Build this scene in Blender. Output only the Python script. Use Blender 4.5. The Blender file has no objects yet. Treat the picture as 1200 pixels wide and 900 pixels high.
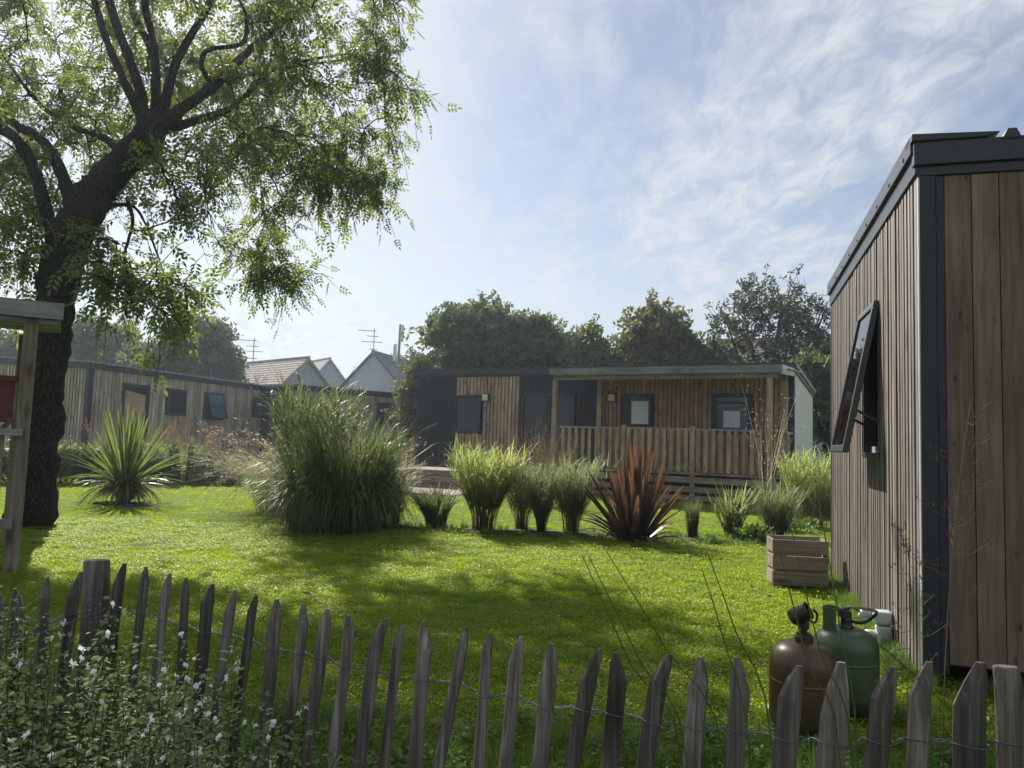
import bpy, bmesh, math, random
import numpy as np
from math import sin, cos, tan, pi, radians, sqrt, atan2
from mathutils import Vector, Matrix

rng = np.random.default_rng(7)
random.seed(7)
S = bpy.context.scene
COL = S.collection

# ------------------------------------------------------------------ camera
EYE = 1.3
FPX = 880.0
TILT, ROLL = radians(4.46), radians(1.9)
CAMM = Matrix.Rotation(pi / 2 + TILT, 3, 'X') @ Matrix.Rotation(ROLL, 3, 'Z')
cam_data = bpy.data.cameras.new('camera')
cam = bpy.data.objects.new('camera', cam_data)
COL.objects.link(cam)
cam.location = (0, 0, EYE)
cam.rotation_euler = CAMM.to_euler()
cam_data.sensor_width = 36
cam_data.lens = FPX / 1200 * 36
cam_data.clip_start = 0.05
cam_data.clip_end = 5000
S.camera = cam
S.render.resolution_x, S.render.resolution_y = 1024, 768

# ------------------------------------------------------------------ light
SUN_AZ, SUN_EL = radians(-27), radians(37)      # azimuth from +Y, negative = left
S.view_settings.view_transform = 'Standard'
S.view_settings.look = 'None'
S.view_settings.exposure = 0.95
S.view_settings.gamma = 1
W = bpy.data.worlds.new('World')
S.world = W
W.use_nodes = True


def build_world():
    nt = W.node_tree
    N, Lk = nt.nodes, nt.links
    N.clear()
    out = N.new('ShaderNodeOutputWorld')
    bg = N.new('ShaderNodeBackground')
    bg.inputs[1].default_value = 0.052
    sky = N.new('ShaderNodeTexSky')
    sky.sky_type = 'NISHITA'
    sky.sun_disc = False
    sky.sun_elevation = SUN_EL
    sky.sun_rotation = SUN_AZ
    sky.air_density = 1.0
    sky.dust_density = .8
    sky.ozone_density = 2.0
    tc = N.new('ShaderNodeTexCoord')
    sep = N.new('ShaderNodeSeparateXYZ')
    Lk.new(tc.outputs['Generated'], sep.inputs[0])

    def m(op, a, b=None, c=None):
        n = N.new('ShaderNodeMath'); n.operation = op
        for i, v in enumerate((a, b, c)):
            if v is None: continue
            if isinstance(v, (int, float)): n.inputs[i].default_value = v
            else: Lk.new(v, n.inputs[i])
        return n.outputs[0]
    z = m('ADD', m('MAXIMUM', sep.outputs[2], 0.0), 0.18)
    u = m('DIVIDE', sep.outputs[0], z)
    v = m('DIVIDE', sep.outputs[1], z)
    cb = N.new('ShaderNodeCombineXYZ')
    Lk.new(u, cb.inputs[0]); Lk.new(v, cb.inputs[1])
    mp = N.new('ShaderNodeMapping')
    mp.inputs['Rotation'].default_value = (0, 0, radians(24))
    mp.inputs['Scale'].default_value = (1.5, .8, 1)
    mp.inputs['Location'].default_value = (4.5, 1.2, 0)
    Lk.new(cb.outputs[0], mp.inputs[0])
    big = N.new('ShaderNodeTexNoise')
    big.inputs['Scale'].default_value = 1.0
    big.inputs['Detail'].default_value = 5
    big.inputs['Roughness'].default_value = .55
    big.inputs['Distortion'].default_value = .3
    Lk.new(mp.outputs[0], big.inputs[0])
    fine = N.new('ShaderNodeTexNoise')
    fine.inputs['Scale'].default_value = 8
    fine.inputs['Detail'].default_value = 7
    fine.inputs['Roughness'].default_value = .62
    fine.inputs['Distortion'].default_value = .5
    Lk.new(mp.outputs[0], fine.inputs[0])
    mr = N.new('ShaderNodeMapRange')
    mr.inputs[1].default_value = .38; mr.inputs[2].default_value = .50
    mr.inputs[3].default_value = .36; mr.inputs[4].default_value = 1.0
    Lk.new(big.outputs[0], mr.inputs[0])
    mf = N.new('ShaderNodeMapRange')
    mf.inputs[1].default_value = .38; mf.inputs[2].default_value = .62
    mf.inputs[3].default_value = .42; mf.inputs[4].default_value = 1.0
    Lk.new(fine.outputs[0], mf.inputs[0])
    cl = m('MULTIPLY', mr.outputs[0], mf.outputs[0])
    # haze towards the horizon, all the way round
    hz = N.new('ShaderNodeMapRange')
    hz.inputs[1].default_value = 0.0; hz.inputs[2].default_value = .42
    hz.inputs[3].default_value = .9; hz.inputs[4].default_value = 0
    Lk.new(sep.outputs[2], hz.inputs[0])
    mask = m('MAXIMUM', m('MULTIPLY', cl, .95), hz.outputs[0])
    mix = N.new('ShaderNodeMix'); mix.data_type = 'RGBA'
    Lk.new(mask, mix.inputs[0])
    Lk.new(sky.outputs[0], mix.inputs[6])
    mix.inputs[7].default_value = (7.0, 7.3, 7.8, 1)
    Lk.new(mix.outputs[2], bg.inputs[0])
    Lk.new(bg.outputs[0], out.inputs[0])


build_world()
sun_d = bpy.data.lights.new('sun', 'SUN')
sun_d.energy = 5.0
sun_d.angle = radians(.6)
sun_d.color = (1, .93, .82)
sun = bpy.data.objects.new('sun', sun_d)
COL.objects.link(sun)
SUNV = Vector((sin(SUN_AZ) * cos(SUN_EL), cos(SUN_AZ) * cos(SUN_EL), sin(SUN_EL)))
sun.rotation_euler = SUNV.to_track_quat('Z', 'Y').to_euler()
sun.location = SUNV * 60
S.cycles.max_bounces = 7
S.cycles.transparent_max_bounces = 8
S.cycles.volume_bounces = 0
S.cycles.use_denoising = True


# ------------------------------------------------------------------ measuring
def ray(x, y):
    return CAMM @ Vector(((x - 600) / FPX, -(y - 450) / FPX, -1))


def at(x, y, Y):
    d = ray(x, y)
    return Vector((0, 0, EYE)) + d * (Y / d.y)


def gr(x, y):
    d = ray(x, y)
    p = Vector((0, 0, EYE)) + d * (-EYE / d.z)
    return p


def wp(x, y, o, d):
    """photo point -> (distance along a vertical wall plane, height)"""
    r = ray(x, y)
    # t*r.xy = o + u*d
    det = r.x * (-d[1]) - r.y * (-d[0])
    t = (o[0] * (-d[1]) - o[1] * (-d[0])) / det
    px_, py_ = r.x * t, r.y * t
    u = (px_ - o[0]) * d[0] + (py_ - o[1]) * d[1]
    return u, EYE + r.z * t


# ------------------------------------------------------------------ object helpers
def tag(o, label=None, cat=None, group=None, kind=None):
    if label: o['label'] = label
    if cat: o['category'] = cat
    if group: o['group'] = group
    if kind: o['kind'] = kind
    return o


def empty(name, loc, rz=0):
    o = bpy.data.objects.new(name, None)
    COL.objects.link(o)
    o.location = loc
    o.rotation_euler = (0, 0, rz)
    o.empty_display_size = .2
    return o


def link(name, me, mat, parent=None, loc=None, smooth=False):
    o = bpy.data.objects.new(name, me)
    COL.objects.link(o)
    if mat is not None and len(me.materials) == 0:
        me.materials.append(mat)
    if smooth:
        me.polygons.foreach_set('use_smooth', [True] * len(me.polygons))
    if parent: o.parent = parent
    if loc is not None: o.location = loc
    return o


class MB:
    def __init__(self):
        self.v = []; self.f = []

    def add(self, vs, fs):
        b = len(self.v)
        self.v += [tuple(p) for p in vs]
        self.f += [tuple(b + i for i in f) for f in fs]

    BOXF = [(0, 3, 2, 1), (4, 5, 6, 7), (0, 1, 5, 4), (1, 2, 6, 5), (2, 3, 7, 6), (3, 0, 4, 7)]

    def box(self, x0, x1, y0, y1, z0, z1):
        self.add([(x0, y0, z0), (x1, y0, z0), (x1, y1, z0), (x0, y1, z0), (x0, y0, z1), (x1, y0, z1), (x1, y1, z1), (x0, y1, z1)], self.BOXF)

    def hexa(self, pts):
        self.add(pts, self.BOXF)

    def bar(self, a, b, w, h, up=(0, 0, 1)):
        a, b = Vector(a), Vector(b)
        d = (b - a).normalized()
        up = Vector(up)
        s = d.cross(up)
        if s.length < 1e-4: s = d.cross(Vector((1, 0, 0)))
        s.normalize()
        t = s.cross(d).normalized()
        s = s * w / 2; t = t * h / 2
        self.add([a - s - t, a + s - t, a + s + t, a - s + t, b - s - t, b + s - t, b + s + t, b - s + t],
                 [(0, 3, 2, 1), (4, 5, 6, 7), (0, 1, 5, 4), (1, 2, 6, 5), (2, 3, 7, 6), (3, 0, 4, 7)])

    def tube(self, pts, rs, n=8, cap=True):
        pts = [Vector(p) for p in pts]
        if isinstance(rs, (int, float)): rs = [rs] * len(pts)
        b = len(self.v)
        k = len(pts)
        prev = None
        for i, p in enumerate(pts):
            d = (pts[min(i + 1, k - 1)] - pts[max(i - 1, 0)])
            if d.length < 1e-7: d = Vector((0, 0, 1))
            d.normalize()
            if prev is None:
                s = d.orthogonal().normalized()
            else:
                s = (prev - d * prev.dot(d))
                if s.length < 1e-5: s = d.orthogonal()
                s.normalize()
            prev = s
            t = d.cross(s)
            for j in range(n):
                a = 2 * pi * j / n
                self.v.append(tuple(p + (s * cos(a) + t * sin(a)) * rs[i]))
        for i in range(k - 1):
            for j in range(n):
                j2 = (j + 1) % n
                self.f.append((b + i * n + j, b + i * n + j2, b + (i + 1) * n + j2, b + (i + 1) * n + j))
        if cap:
            self.f.append(tuple(b + j for j in range(n))[::-1])
            self.f.append(tuple(b + (k - 1) * n + j for j in range(n)))

    def lathe(self, prof, n=32, c=(0, 0, 0), axis=None):
        pts = [Vector(c) + Vector((0, 0, z)) for r, z in prof]
        b = len(self.v)
        q = Vector((0, 0, 1)).rotation_difference(Vector(axis)) if axis else None
        for r, z in prof:
            for j in range(n):
                a = 2 * pi * j / n
                p = Vector((r * cos(a), r * sin(a), z))
                if q: p = q @ p
                self.v.append(tuple(p + Vector(c)))
        for i in range(len(prof) - 1):
            for j in range(n):
                j2 = (j + 1) % n
                self.f.append((b + i * n + j, b + i * n + j2, b + (i + 1) * n + j2, b + (i + 1) * n + j))

    def mesh(self, name):
        me = bpy.data.meshes.new(name)
        me.from_pydata(self.v, [], self.f)
        me.update()
        return me

    def build(self, name, mat, parent=None, loc=None, smooth=False, bevel=0):
        me = self.mesh(name)
        o = link(name, me, mat, parent, loc, smooth)
        if bevel:
            md = o.modifiers.new('bevel', 'BEVEL'); md.width = bevel; md.segments = 2; md.limit_method = 'ANGLE'
        return o


def npmesh(name, V, F, k):
    """V (n,3) ; F (m,k) all faces of the same size k"""
    me = bpy.data.meshes.new(name)
    me.vertices.add(len(V))
    me.vertices.foreach_set('co', np.asarray(V, dtype=np.float32).ravel())
    m = len(F)
    me.loops.add(m * k)
    me.loops.foreach_set('vertex_index', np.asarray(F, dtype=np.int32).ravel())
    me.polygons.add(m)
    me.polygons.foreach_set('loop_start', np.arange(0, m * k, k, dtype=np.int32))
    me.update(calc_edges=True)
    return me


def scatter(name, tv, tf, pos, rot, sc):
    tv = np.asarray(tv, float); tf = np.asarray(tf, int)
    n = len(pos)
    V = np.einsum('nij,kj->nki', rot, tv) * sc[:, None, None] + pos[:, None, :]
    F = tf[None] + (np.arange(n) * len(tv))[:, None, None]
    return npmesh(name, V.reshape(-1, 3), F.reshape(-1, tf.shape[1]), tf.shape[1])


def rots(dirs, roll=None, rs=None):
    """rotation matrices taking +x to dirs, random roll about it"""
    rs = rs or rng
    n = len(dirs)
    x = dirs / (np.linalg.norm(dirs, axis=1, keepdims=True) + 1e-9)
    ref = np.tile([0, 0, 1.0], (n, 1))
    bad = np.abs(x[:, 2]) > .97
    ref[bad] = [1, 0, 0]
    y = np.cross(ref, x); y /= np.linalg.norm(y, axis=1, keepdims=True)
    z = np.cross(x, y)
    a = rs.uniform(-pi, pi, n) if roll is None else rs.normal(0, roll, n)
    c, s = np.cos(a)[:, None], np.sin(a)[:, None]
    return np.stack([x, y * c + z * s, -y * s + z * c], axis=2)


# ------------------------------------------------------------------ materials
def newmat(name):
    m = bpy.data.materials.new(name)
    m.use_nodes = True
    nt = m.node_tree
    for n in list(nt.nodes):
        if n.type != 'OUTPUT_MATERIAL': nt.nodes.remove(n)
    return m, nt, nt.nodes['Material Output']


def plain(name, col, rough=.6, metal=0, noise=.15, nscale=8, bump=.0, spec=.5):
    m, nt, out = newmat(name)
    N, Lk = nt.nodes, nt.links
    p = N.new('ShaderNodeBsdfPrincipled')
    p.inputs['Roughness'].default_value = rough
    p.inputs['Metallic'].default_value = metal
    p.inputs['Specular IOR Level'].default_value = spec
    tc = N.new('ShaderNodeTexCoord')
    nz = N.new('ShaderNodeTexNoise')
    nz.inputs['Scale'].default_value = nscale
    nz.inputs['Detail'].default_value = 6
    nz.inputs['Roughness'].default_value = .65
    Lk.new(tc.outputs['Object'], nz.inputs[0])
    r = N.new('ShaderNodeValToRGB')
    r.color_ramp.elements[0].position = .3; r.color_ramp.elements[1].position = .7
    r.color_ramp.elements[0].color = (*[c * (1 - noise) for c in col], 1)
    r.color_ramp.elements[1].color = (*[min(1, c * (1 + noise)) for c in col], 1)
    Lk.new(nz.outputs[0], r.inputs[0])
    Lk.new(r.outputs[0], p.inputs['Base Color'])
    if bump:
        b = N.new('ShaderNodeBump'); b.inputs['Strength'].default_value = bump; b.inputs['Distance'].default_value = .01
        Lk.new(nz.outputs[0], b.inputs['Height']); Lk.new(b.outputs[0], p.inputs['Normal'])
    Lk.new(p.outputs[0], out.inputs[0])
    return m


def wood(name, dark, mid, light, axis='Z', rough=.75, scale=1.0, knots=True, vary=.35, spec=.3, flat=False):
    """weathered timber; grain along the given object axis; every board its own offset and tone"""
    m, nt, out = newmat(name)
    N, Lk = nt.nodes, nt.links
    p = N.new('ShaderNodeBsdfPrincipled')
    p.inputs['Roughness'].default_value = rough
    p.inputs['Specular IOR Level'].default_value = spec
    tc = N.new('ShaderNodeTexCoord')
    geo = N.new('ShaderNodeNewGeometry')
    oi = N.new('ShaderNodeObjectInfo')
    add = N.new('ShaderNodeMath'); add.operation = 'ADD'
    Lk.new(geo.outputs['Random Per Island'], add.inputs[0]); Lk.new(oi.outputs['Random'], add.inputs[1])
    mu = N.new('ShaderNodeMath'); mu.operation = 'MULTIPLY'; mu.inputs[1].default_value = 37
    Lk.new(add.outputs[0], mu.inputs[0])
    va = N.new('ShaderNodeVectorMath'); va.operation = 'ADD'
    Lk.new(tc.outputs['Object'], va.inputs[0]); Lk.new(mu.outputs[0], va.inputs[1])
    mp = N.new('ShaderNodeMapping')
    st = {'X': (.6, 14, 14), 'Y': (14, .6, 14), 'Z': (14, 14, .6)}[axis]
    mp.inputs['Scale'].default_value = [s * scale for s in st]
    Lk.new(va.outputs[0], mp.inputs[0])
    n1 = N.new('ShaderNodeTexNoise'); n1.inputs['Scale'].default_value = 2.2; n1.inputs['Detail'].default_value = 8
    n1.inputs['Roughness'].default_value = .7; n1.inputs['Distortion'].default_value = .6
    Lk.new(mp.outputs[0], n1.inputs[0])
    r = N.new('ShaderNodeValToRGB')
    e = r.color_ramp.elements
    e[0].position = .28; e[0].color = (*dark, 1)
    e[1].position = .72; e[1].color = (*light, 1)
    x = r.color_ramp.elements.new(.5); x.color = (*mid, 1)
    Lk.new(n1.outputs[0], r.inputs[0])
    # broad blotches (weathering) in object space
    n2 = N.new('ShaderNodeTexNoise'); n2.inputs['Scale'].default_value = 1.7; n2.inputs['Detail'].default_value = 4
    Lk.new(va.outputs[0], n2.inputs[0])
    # per-board tone
    wn = N.new('ShaderNodeTexWhiteNoise'); wn.noise_dimensions = '1D'
    Lk.new(mu.outputs[0], wn.inputs['W'])
    t1 = N.new('ShaderNodeMapRange'); t1.inputs[3].default_value = 1 - vary; t1.inputs[4].default_value = 1 + vary
    Lk.new(wn.outputs[0], t1.inputs[0])
    t2 = N.new('ShaderNodeMapRange'); t2.inputs[1].default_value = .3; t2.inputs[2].default_value = .7; t2.inputs[3].default_value = .72; t2.inputs[4].default_value = 1.2
    Lk.new(n2.outputs[0], t2.inputs[0])
    tm = N.new('ShaderNodeMath'); tm.operation = 'MULTIPLY'
    Lk.new(t1.outputs[0], tm.inputs[0]); Lk.new(t2.outputs[0], tm.inputs[1])
    last = tm.outputs[0]
    if knots:
        mk = N.new('ShaderNodeMapping')
        ks = {'X': (2.2, 7, 7), 'Y': (7, 2.2, 7), 'Z': (7, 7, 2.2)}[axis]
        if flat: ks = (9, .01, 3.6)
        mk.inputs['Scale'].default_value = ks
        Lk.new(va.outputs[0], mk.inputs[0])
        vo = N.new('ShaderNodeTexVoronoi'); vo.inputs['Scale'].default_value = 1.0
        Lk.new(mk.outputs[0], vo.inputs[0])
        kr = N.new('ShaderNodeMapRange'); kr.inputs[1].default_value = .07 if not flat else .05; kr.inputs[2].default_value = .26 if not flat else .13
        kr.inputs[3].default_value = .35; kr.inputs[4].default_value = 1
        Lk.new(vo.outputs['Distance'], kr.inputs[0])
        km = N.new('ShaderNodeMath'); km.operation = 'MULTIPLY'
        Lk.new(last, km.inputs[0]); Lk.new(kr.outputs[0], km.inputs[1])
        last = km.outputs[0]
    vm = N.new('ShaderNodeVectorMath'); vm.operation = 'SCALE'
    Lk.new(r.outputs[0], vm.inputs[0]); Lk.new(last, vm.inputs['Scale'])
    Lk.new(vm.outputs[0], p.inputs['Base Color'])
    b = N.new('ShaderNodeBump'); b.inputs['Strength'].default_value = .35; b.inputs['Distance'].default_value = .004
    Lk.new(n1.outputs[0], b.inputs['Height']); Lk.new(b.outputs[0], p.inputs['Normal'])
    Lk.new(p.outputs[0], out.inputs[0])
    return m


def leafmat(name, ca, cb, tr, tfac=.45, rough=.5, scale=.6, spec=.4, tip=None, tipz=None, dry=None):
    """leaf: gloss + light passing through; tone varies per leaf and in broad patches"""
    m, nt, out = newmat(name)
    N, Lk = nt.nodes, nt.links
    p = N.new('ShaderNodeBsdfPrincipled')
    p.inputs['Roughness'].default_value = rough
    p.inputs['Specular IOR Level'].default_value = spec
    geo = N.new('ShaderNodeNewGeometry')
    nz = N.new('ShaderNodeTexNoise'); nz.inputs['Scale'].default_value = scale; nz.inputs['Detail'].default_value = 3
    Lk.new(geo.outputs['Position'], nz.inputs[0])
    a = N.new('ShaderNodeMath'); a.operation = 'MULTIPLY_ADD'; a.inputs[1].default_value = .55
    Lk.new(geo.outputs['Random Per Island'], a.inputs[0])
    b = N.new('ShaderNodeMapRange'); b.inputs[1].default_value = .3; b.inputs[2].default_value = .7; b.inputs[3].default_value = 0; b.inputs[4].default_value = .45
    Lk.new(nz.outputs[0], b.inputs[0]); Lk.new(b.outputs[0], a.inputs[2])
    mx = N.new('ShaderNodeMix'); mx.data_type = 'RGBA'
    Lk.new(a.outputs[0], mx.inputs[0])
    mx.inputs[6].default_value = (*ca, 1); mx.inputs[7].default_value = (*cb, 1)
    col = mx.outputs[2]
    if dry:
        nd = N.new('ShaderNodeTexNoise'); nd.inputs['Scale'].default_value = 1.3; nd.inputs['Detail'].default_value = 6; nd.inputs['Roughness'].default_value = .7
        Lk.new(geo.outputs['Position'], nd.inputs[0])
        md_ = N.new('ShaderNodeMapRange'); md_.inputs[1].default_value = .5; md_.inputs[2].default_value = .68; md_.inputs[3].default_value = 0; md_.inputs[4].default_value = .7
        Lk.new(nd.outputs[0], md_.inputs[0])
        m9 = N.new('ShaderNodeMix'); m9.data_type = 'RGBA'
        Lk.new(md_.outputs[0], m9.inputs[0]); Lk.new(col, m9.inputs[6]); m9.inputs[7].default_value = (*dry, 1)
        col = m9.outputs[2]
    tl = N.new('ShaderNodeBsdfTranslucent')
    mt = N.new('ShaderNodeMix'); mt.data_type = 'RGBA'
    mt.inputs[0].default_value = .5
    Lk.new(col, mt.inputs[6]); mt.inputs[7].default_value = (*tr, 1)
    tcol = mt.outputs[2]
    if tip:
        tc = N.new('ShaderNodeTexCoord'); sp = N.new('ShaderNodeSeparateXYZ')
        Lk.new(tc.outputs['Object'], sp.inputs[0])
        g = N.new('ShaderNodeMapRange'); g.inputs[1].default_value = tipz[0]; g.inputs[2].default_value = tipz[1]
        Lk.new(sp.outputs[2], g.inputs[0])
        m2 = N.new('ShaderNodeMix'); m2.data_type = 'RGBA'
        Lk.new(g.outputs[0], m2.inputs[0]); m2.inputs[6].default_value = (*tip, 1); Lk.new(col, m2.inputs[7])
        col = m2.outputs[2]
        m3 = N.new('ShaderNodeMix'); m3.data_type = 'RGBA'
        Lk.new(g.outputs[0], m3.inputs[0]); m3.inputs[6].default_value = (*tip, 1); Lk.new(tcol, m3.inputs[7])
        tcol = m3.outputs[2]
    Lk.new(col, p.inputs['Base Color']); Lk.new(tcol, tl.inputs[0])
    ms = N.new('ShaderNodeMixShader'); ms.inputs[0].default_value = tfac
    Lk.new(p.outputs[0], ms.inputs[1]); Lk.new(tl.outputs[0], ms.inputs[2])
    Lk.new(ms.outputs[0], out.inputs[0])
    return m


def glass(name, col=(.02, .025, .03)):
    m, nt, out = newmat(name)
    p = nt.nodes.new('ShaderNodeBsdfPrincipled')
    p.inputs['Base Color'].default_value = (*col, 1)
    p.inputs['Roughness'].default_value = .04
    p.inputs['Specular IOR Level'].default_value = .35
    nt.links.new(p.outputs[0], out.inputs[0])
    return m


def clear_glass(name):
    m, nt, out = newmat(name)
    g = nt.nodes.new('ShaderNodeBsdfGlossy'); g.inputs['Roughness'].default_value = .02
    t = nt.nodes.new('ShaderNodeBsdfTransparent'); t.inputs[0].default_value = (.55, .6, .62, 1)
    f = nt.nodes.new('ShaderNodeFresnel'); f.inputs[0].default_value = 1.9
    mx = nt.nodes.new('ShaderNodeMixShader')
    nt.links.new(f.outputs[0], mx.inputs[0]); nt.links.new(t.outputs[0], mx.inputs[1]); nt.links.new(g.outputs[0], mx.inputs[2])
    nt.links.new(mx.outputs[0], out.inputs[0])
    return m


M = {}
M['clad_near'] = wood('weathered grey brown cladding', (.05, .043, .037), (.125, .108, .092), (.235, .205, .18), vary=.35, spec=.45, rough=.6)
M['plank_near'] = wood('brown larch planks', (.085, .060, .044), (.16, .115, .083), (.235, .175, .128), vary=.15, scale=.8, flat=True)
M['clad_brown'] = wood('warm brown cladding', (.20, .13, .09), (.37, .26, .185), (.52, .38, .28), vary=.2)
M['clad_porch'] = wood('red brown porch cladding', (.19, .105, .065), (.37, .21, .13), (.50, .31, .20), vary=.2)
M['clad_grey'] = wood('silvered grey cladding', (.19, .155, .125), (.39, .32, .26), (.55, .47, .39), vary=.25)
M['rail_wood'] = wood('treated pine', (.18, .135, .09), (.34, .26, .175), (.46, .37, .26), vary=.2)
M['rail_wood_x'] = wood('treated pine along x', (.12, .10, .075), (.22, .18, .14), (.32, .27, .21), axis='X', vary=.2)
M['picket'] = wood('silvered chestnut', (.04, .034, .030), (.125, .108, .096), (.33, .30, .275), vary=.4, scale=1.6)
M['shelter'] = wood('old shelter timber', (.08, .068, .052), (.17, .14, .105), (.26, .22, .17), vary=.15)
M['shelter_x'] = wood('old shelter roof timber', (.12, .12, .115), (.22, .225, .22), (.31, .32, .31), axis='X', vary=.15)
M['crate'] = wood('crate slats', (.12, .095, .07), (.24, .195, .145), (.36, .30, .24), axis='X', vary=.15)
M['dark'] = plain('dark void', (.012, .012, .013), .9)
M['anth'] = plain('anthracite coated metal', (.018, .021, .027), .45, 0, .12, 3)
M['anth_lit'] = plain('anthracite metal toned as sunlit', (.045, .051, .058), .35, .3, .12, 5)  # paler anthracite for the sun-facing side, sunlight put into the colour
M['black_clad'] = plain('blue black cladding', (.014, .017, .023), .55, 0, .2, 2)
M['roof_metal'] = plain('grey roof sheet', (.16, .17, .18), .45, .4, .2, 3)
M['grey_trim'] = plain('pale grey metal trim', (.35, .37, .39), .45, .3, .15, 6)
M['white_panel'] = plain('off white wall panel', (.62, .62, .60), .6, 0, .08, 2)
M['pane'] = glass('dark window glass')
M['pane_blue'] = glass('glass with painted sky tint', (.05, .09, .15))  # sky reflection painted in as a blue base colour
M['clear'] = clear_glass('clear window glass')
M['blind_glint'] = plain('pale blind', (.68, .74, .80), .9, 0, .1, 4)  # for blinds, and for the painted reflection in the wide porch window
M['white'] = plain('white plastic', (.75, .76, .76), .45, 0, .06, 12)
M['lamp_shade'] = plain('frosted lamp cover', (.55, .54, .48), .5, 0, .1, 12)
M['brown_gas'] = plain('brown lacquered steel', (.075, .048, .024), .38, .15, .35, 9, .12)
M['green_gas'] = plain('green lacquered steel', (.055, .092, .042), .42, .1, .3, 9, .12)
M['black_rub'] = plain('black rubber', (.015, .015, .016), .45)
M['rust'] = plain('rusty dark steel', (.06, .04, .03), .6, .4, .5, 30, .3)
M['gas_grey'] = plain('pale grey cast metal', (.5, .53, .55), .45, .3, .15, 20)
M['wire'] = plain('galvanised wire', (.13, .14, .16), .6, .6, .3, 60)
M['render_grey'] = plain('blue grey house render', (.33, .37, .43), .9, 0, .08, .6)
M['slate'] = plain('blue slate', (.075, .085, .105), .6, 0, .3, 2, .3)
M['tile_pale'] = plain('pale lichened roof tiles', (.36, .33, .30), .9, 0, .35, 3.0, .6)
M['tile_pink'] = plain('pink brown roof tiles', (.30, .23, .20), .9, 0, .25, 3, .5)
M['galv'] = plain('galvanised mast', (.3, .31, .32), .5, .5, .1, 3)
M['red'] = plain('faded dark red paint', (.16, .035, .04), .6, 0, .2, 5)
M['soil'] = plain('dark garden soil', (.05, .038, .026), .95, 0, .5, 14, .8)
M['paving'] = plain('warm concrete paving', (.17, .13, .11), .9, 0, .3, 2, .3)
M['bark'] = None

L_TREE = leafmat('walnut leaf', (.04, .075, .018), (.11, .155, .035), (.40, .50, .09), .5, .45, .5)
L_BG = leafmat('oak leaf', (.05, .078, .028), (.13, .155, .05), (.22, .27, .08), .3, .6, .25)
L_BGY = leafmat('yellowing leaf', (.06, .085, .022), (.15, .15, .04), (.24, .25, .06), .3, .6, .25)
L_AIRY = leafmat('small airy leaf', (.03, .05, .02), (.07, .085, .035), (.1, .12, .05), .3, .6, .4)
G_DARK = leafmat('deep green grass', (.052, .080, .030), (.14, .175, .065), (.23, .30, .10), .4, .5, 2, tip=(.10, .085, .05), tipz=(0, .3))
G_BRIGHT = leafmat('lime grass', (.15, .20, .045), (.34, .40, .13), (.55, .64, .18), .5, .5, 6, tip=(.07, .055, .028), tipz=(.05, .85))  # brown foot, deepened so shade below lit tips is in the colour
G_MID = leafmat('grey green grass', (.095, .125, .05), (.26, .29, .13), (.38, .44, .18), .45, .5, 6, tip=(.06, .05, .03), tipz=(.05, .7))  # same dark foot: contrast with the lit tips is painted
G_DRY = leafmat('straw plumes', (.20, .16, .10), (.38, .32, .22), (.5, .44, .3), .5, .7, 2)
G_RED = leafmat('smoky seed heads', (.15, .08, .06), (.27, .17, .12), (.3, .19, .14), .4, .8, 2)
L_PHOR = leafmat('bronze flax leaf', (.05, .034, .026), (.20, .11, .065), (.38, .19, .09), .25, .34, 9, tip=(.028, .021, .018), tipz=(.15, .95))  # dark core to orange ends: sunlit tips painted into the leaf colour
L_CORD = leafmat('cordyline leaf', (.05, .09, .03), (.15, .20, .06), (.32, .42, .1), .38, .35, 3)
L_DEAD = leafmat('dead leaf skirt', (.10, .07, .04), (.24, .18, .11), (.3, .22, .12), .25, .7, 3)
L_SALV = leafmat('salvia leaf', (.09, .125, .055), (.20, .25, .11), (.30, .40, .14), .38, .6, 4)
L_HEDGE = leafmat('grey hedge leaf', (.07, .10, .035), (.18, .21, .09), (.22, .28, .1), .35, .6, 1)
L_LAWN = leafmat('lawn blade', (.085, .155, .008), (.29, .37, .020), (.58, .74, .03), .55, .5, .9, dry=(.30, .29, .07))
L_WEED = leafmat('weed leaf', (.05, .12, .02), (.14, .24, .04), (.3, .45, .07), .4, .5, 3)
FLOWER = leafmat('white petal', (.75, .77, .80), (.85, .86, .88), (.9, .9, .9), .3, .6, 3)


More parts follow.
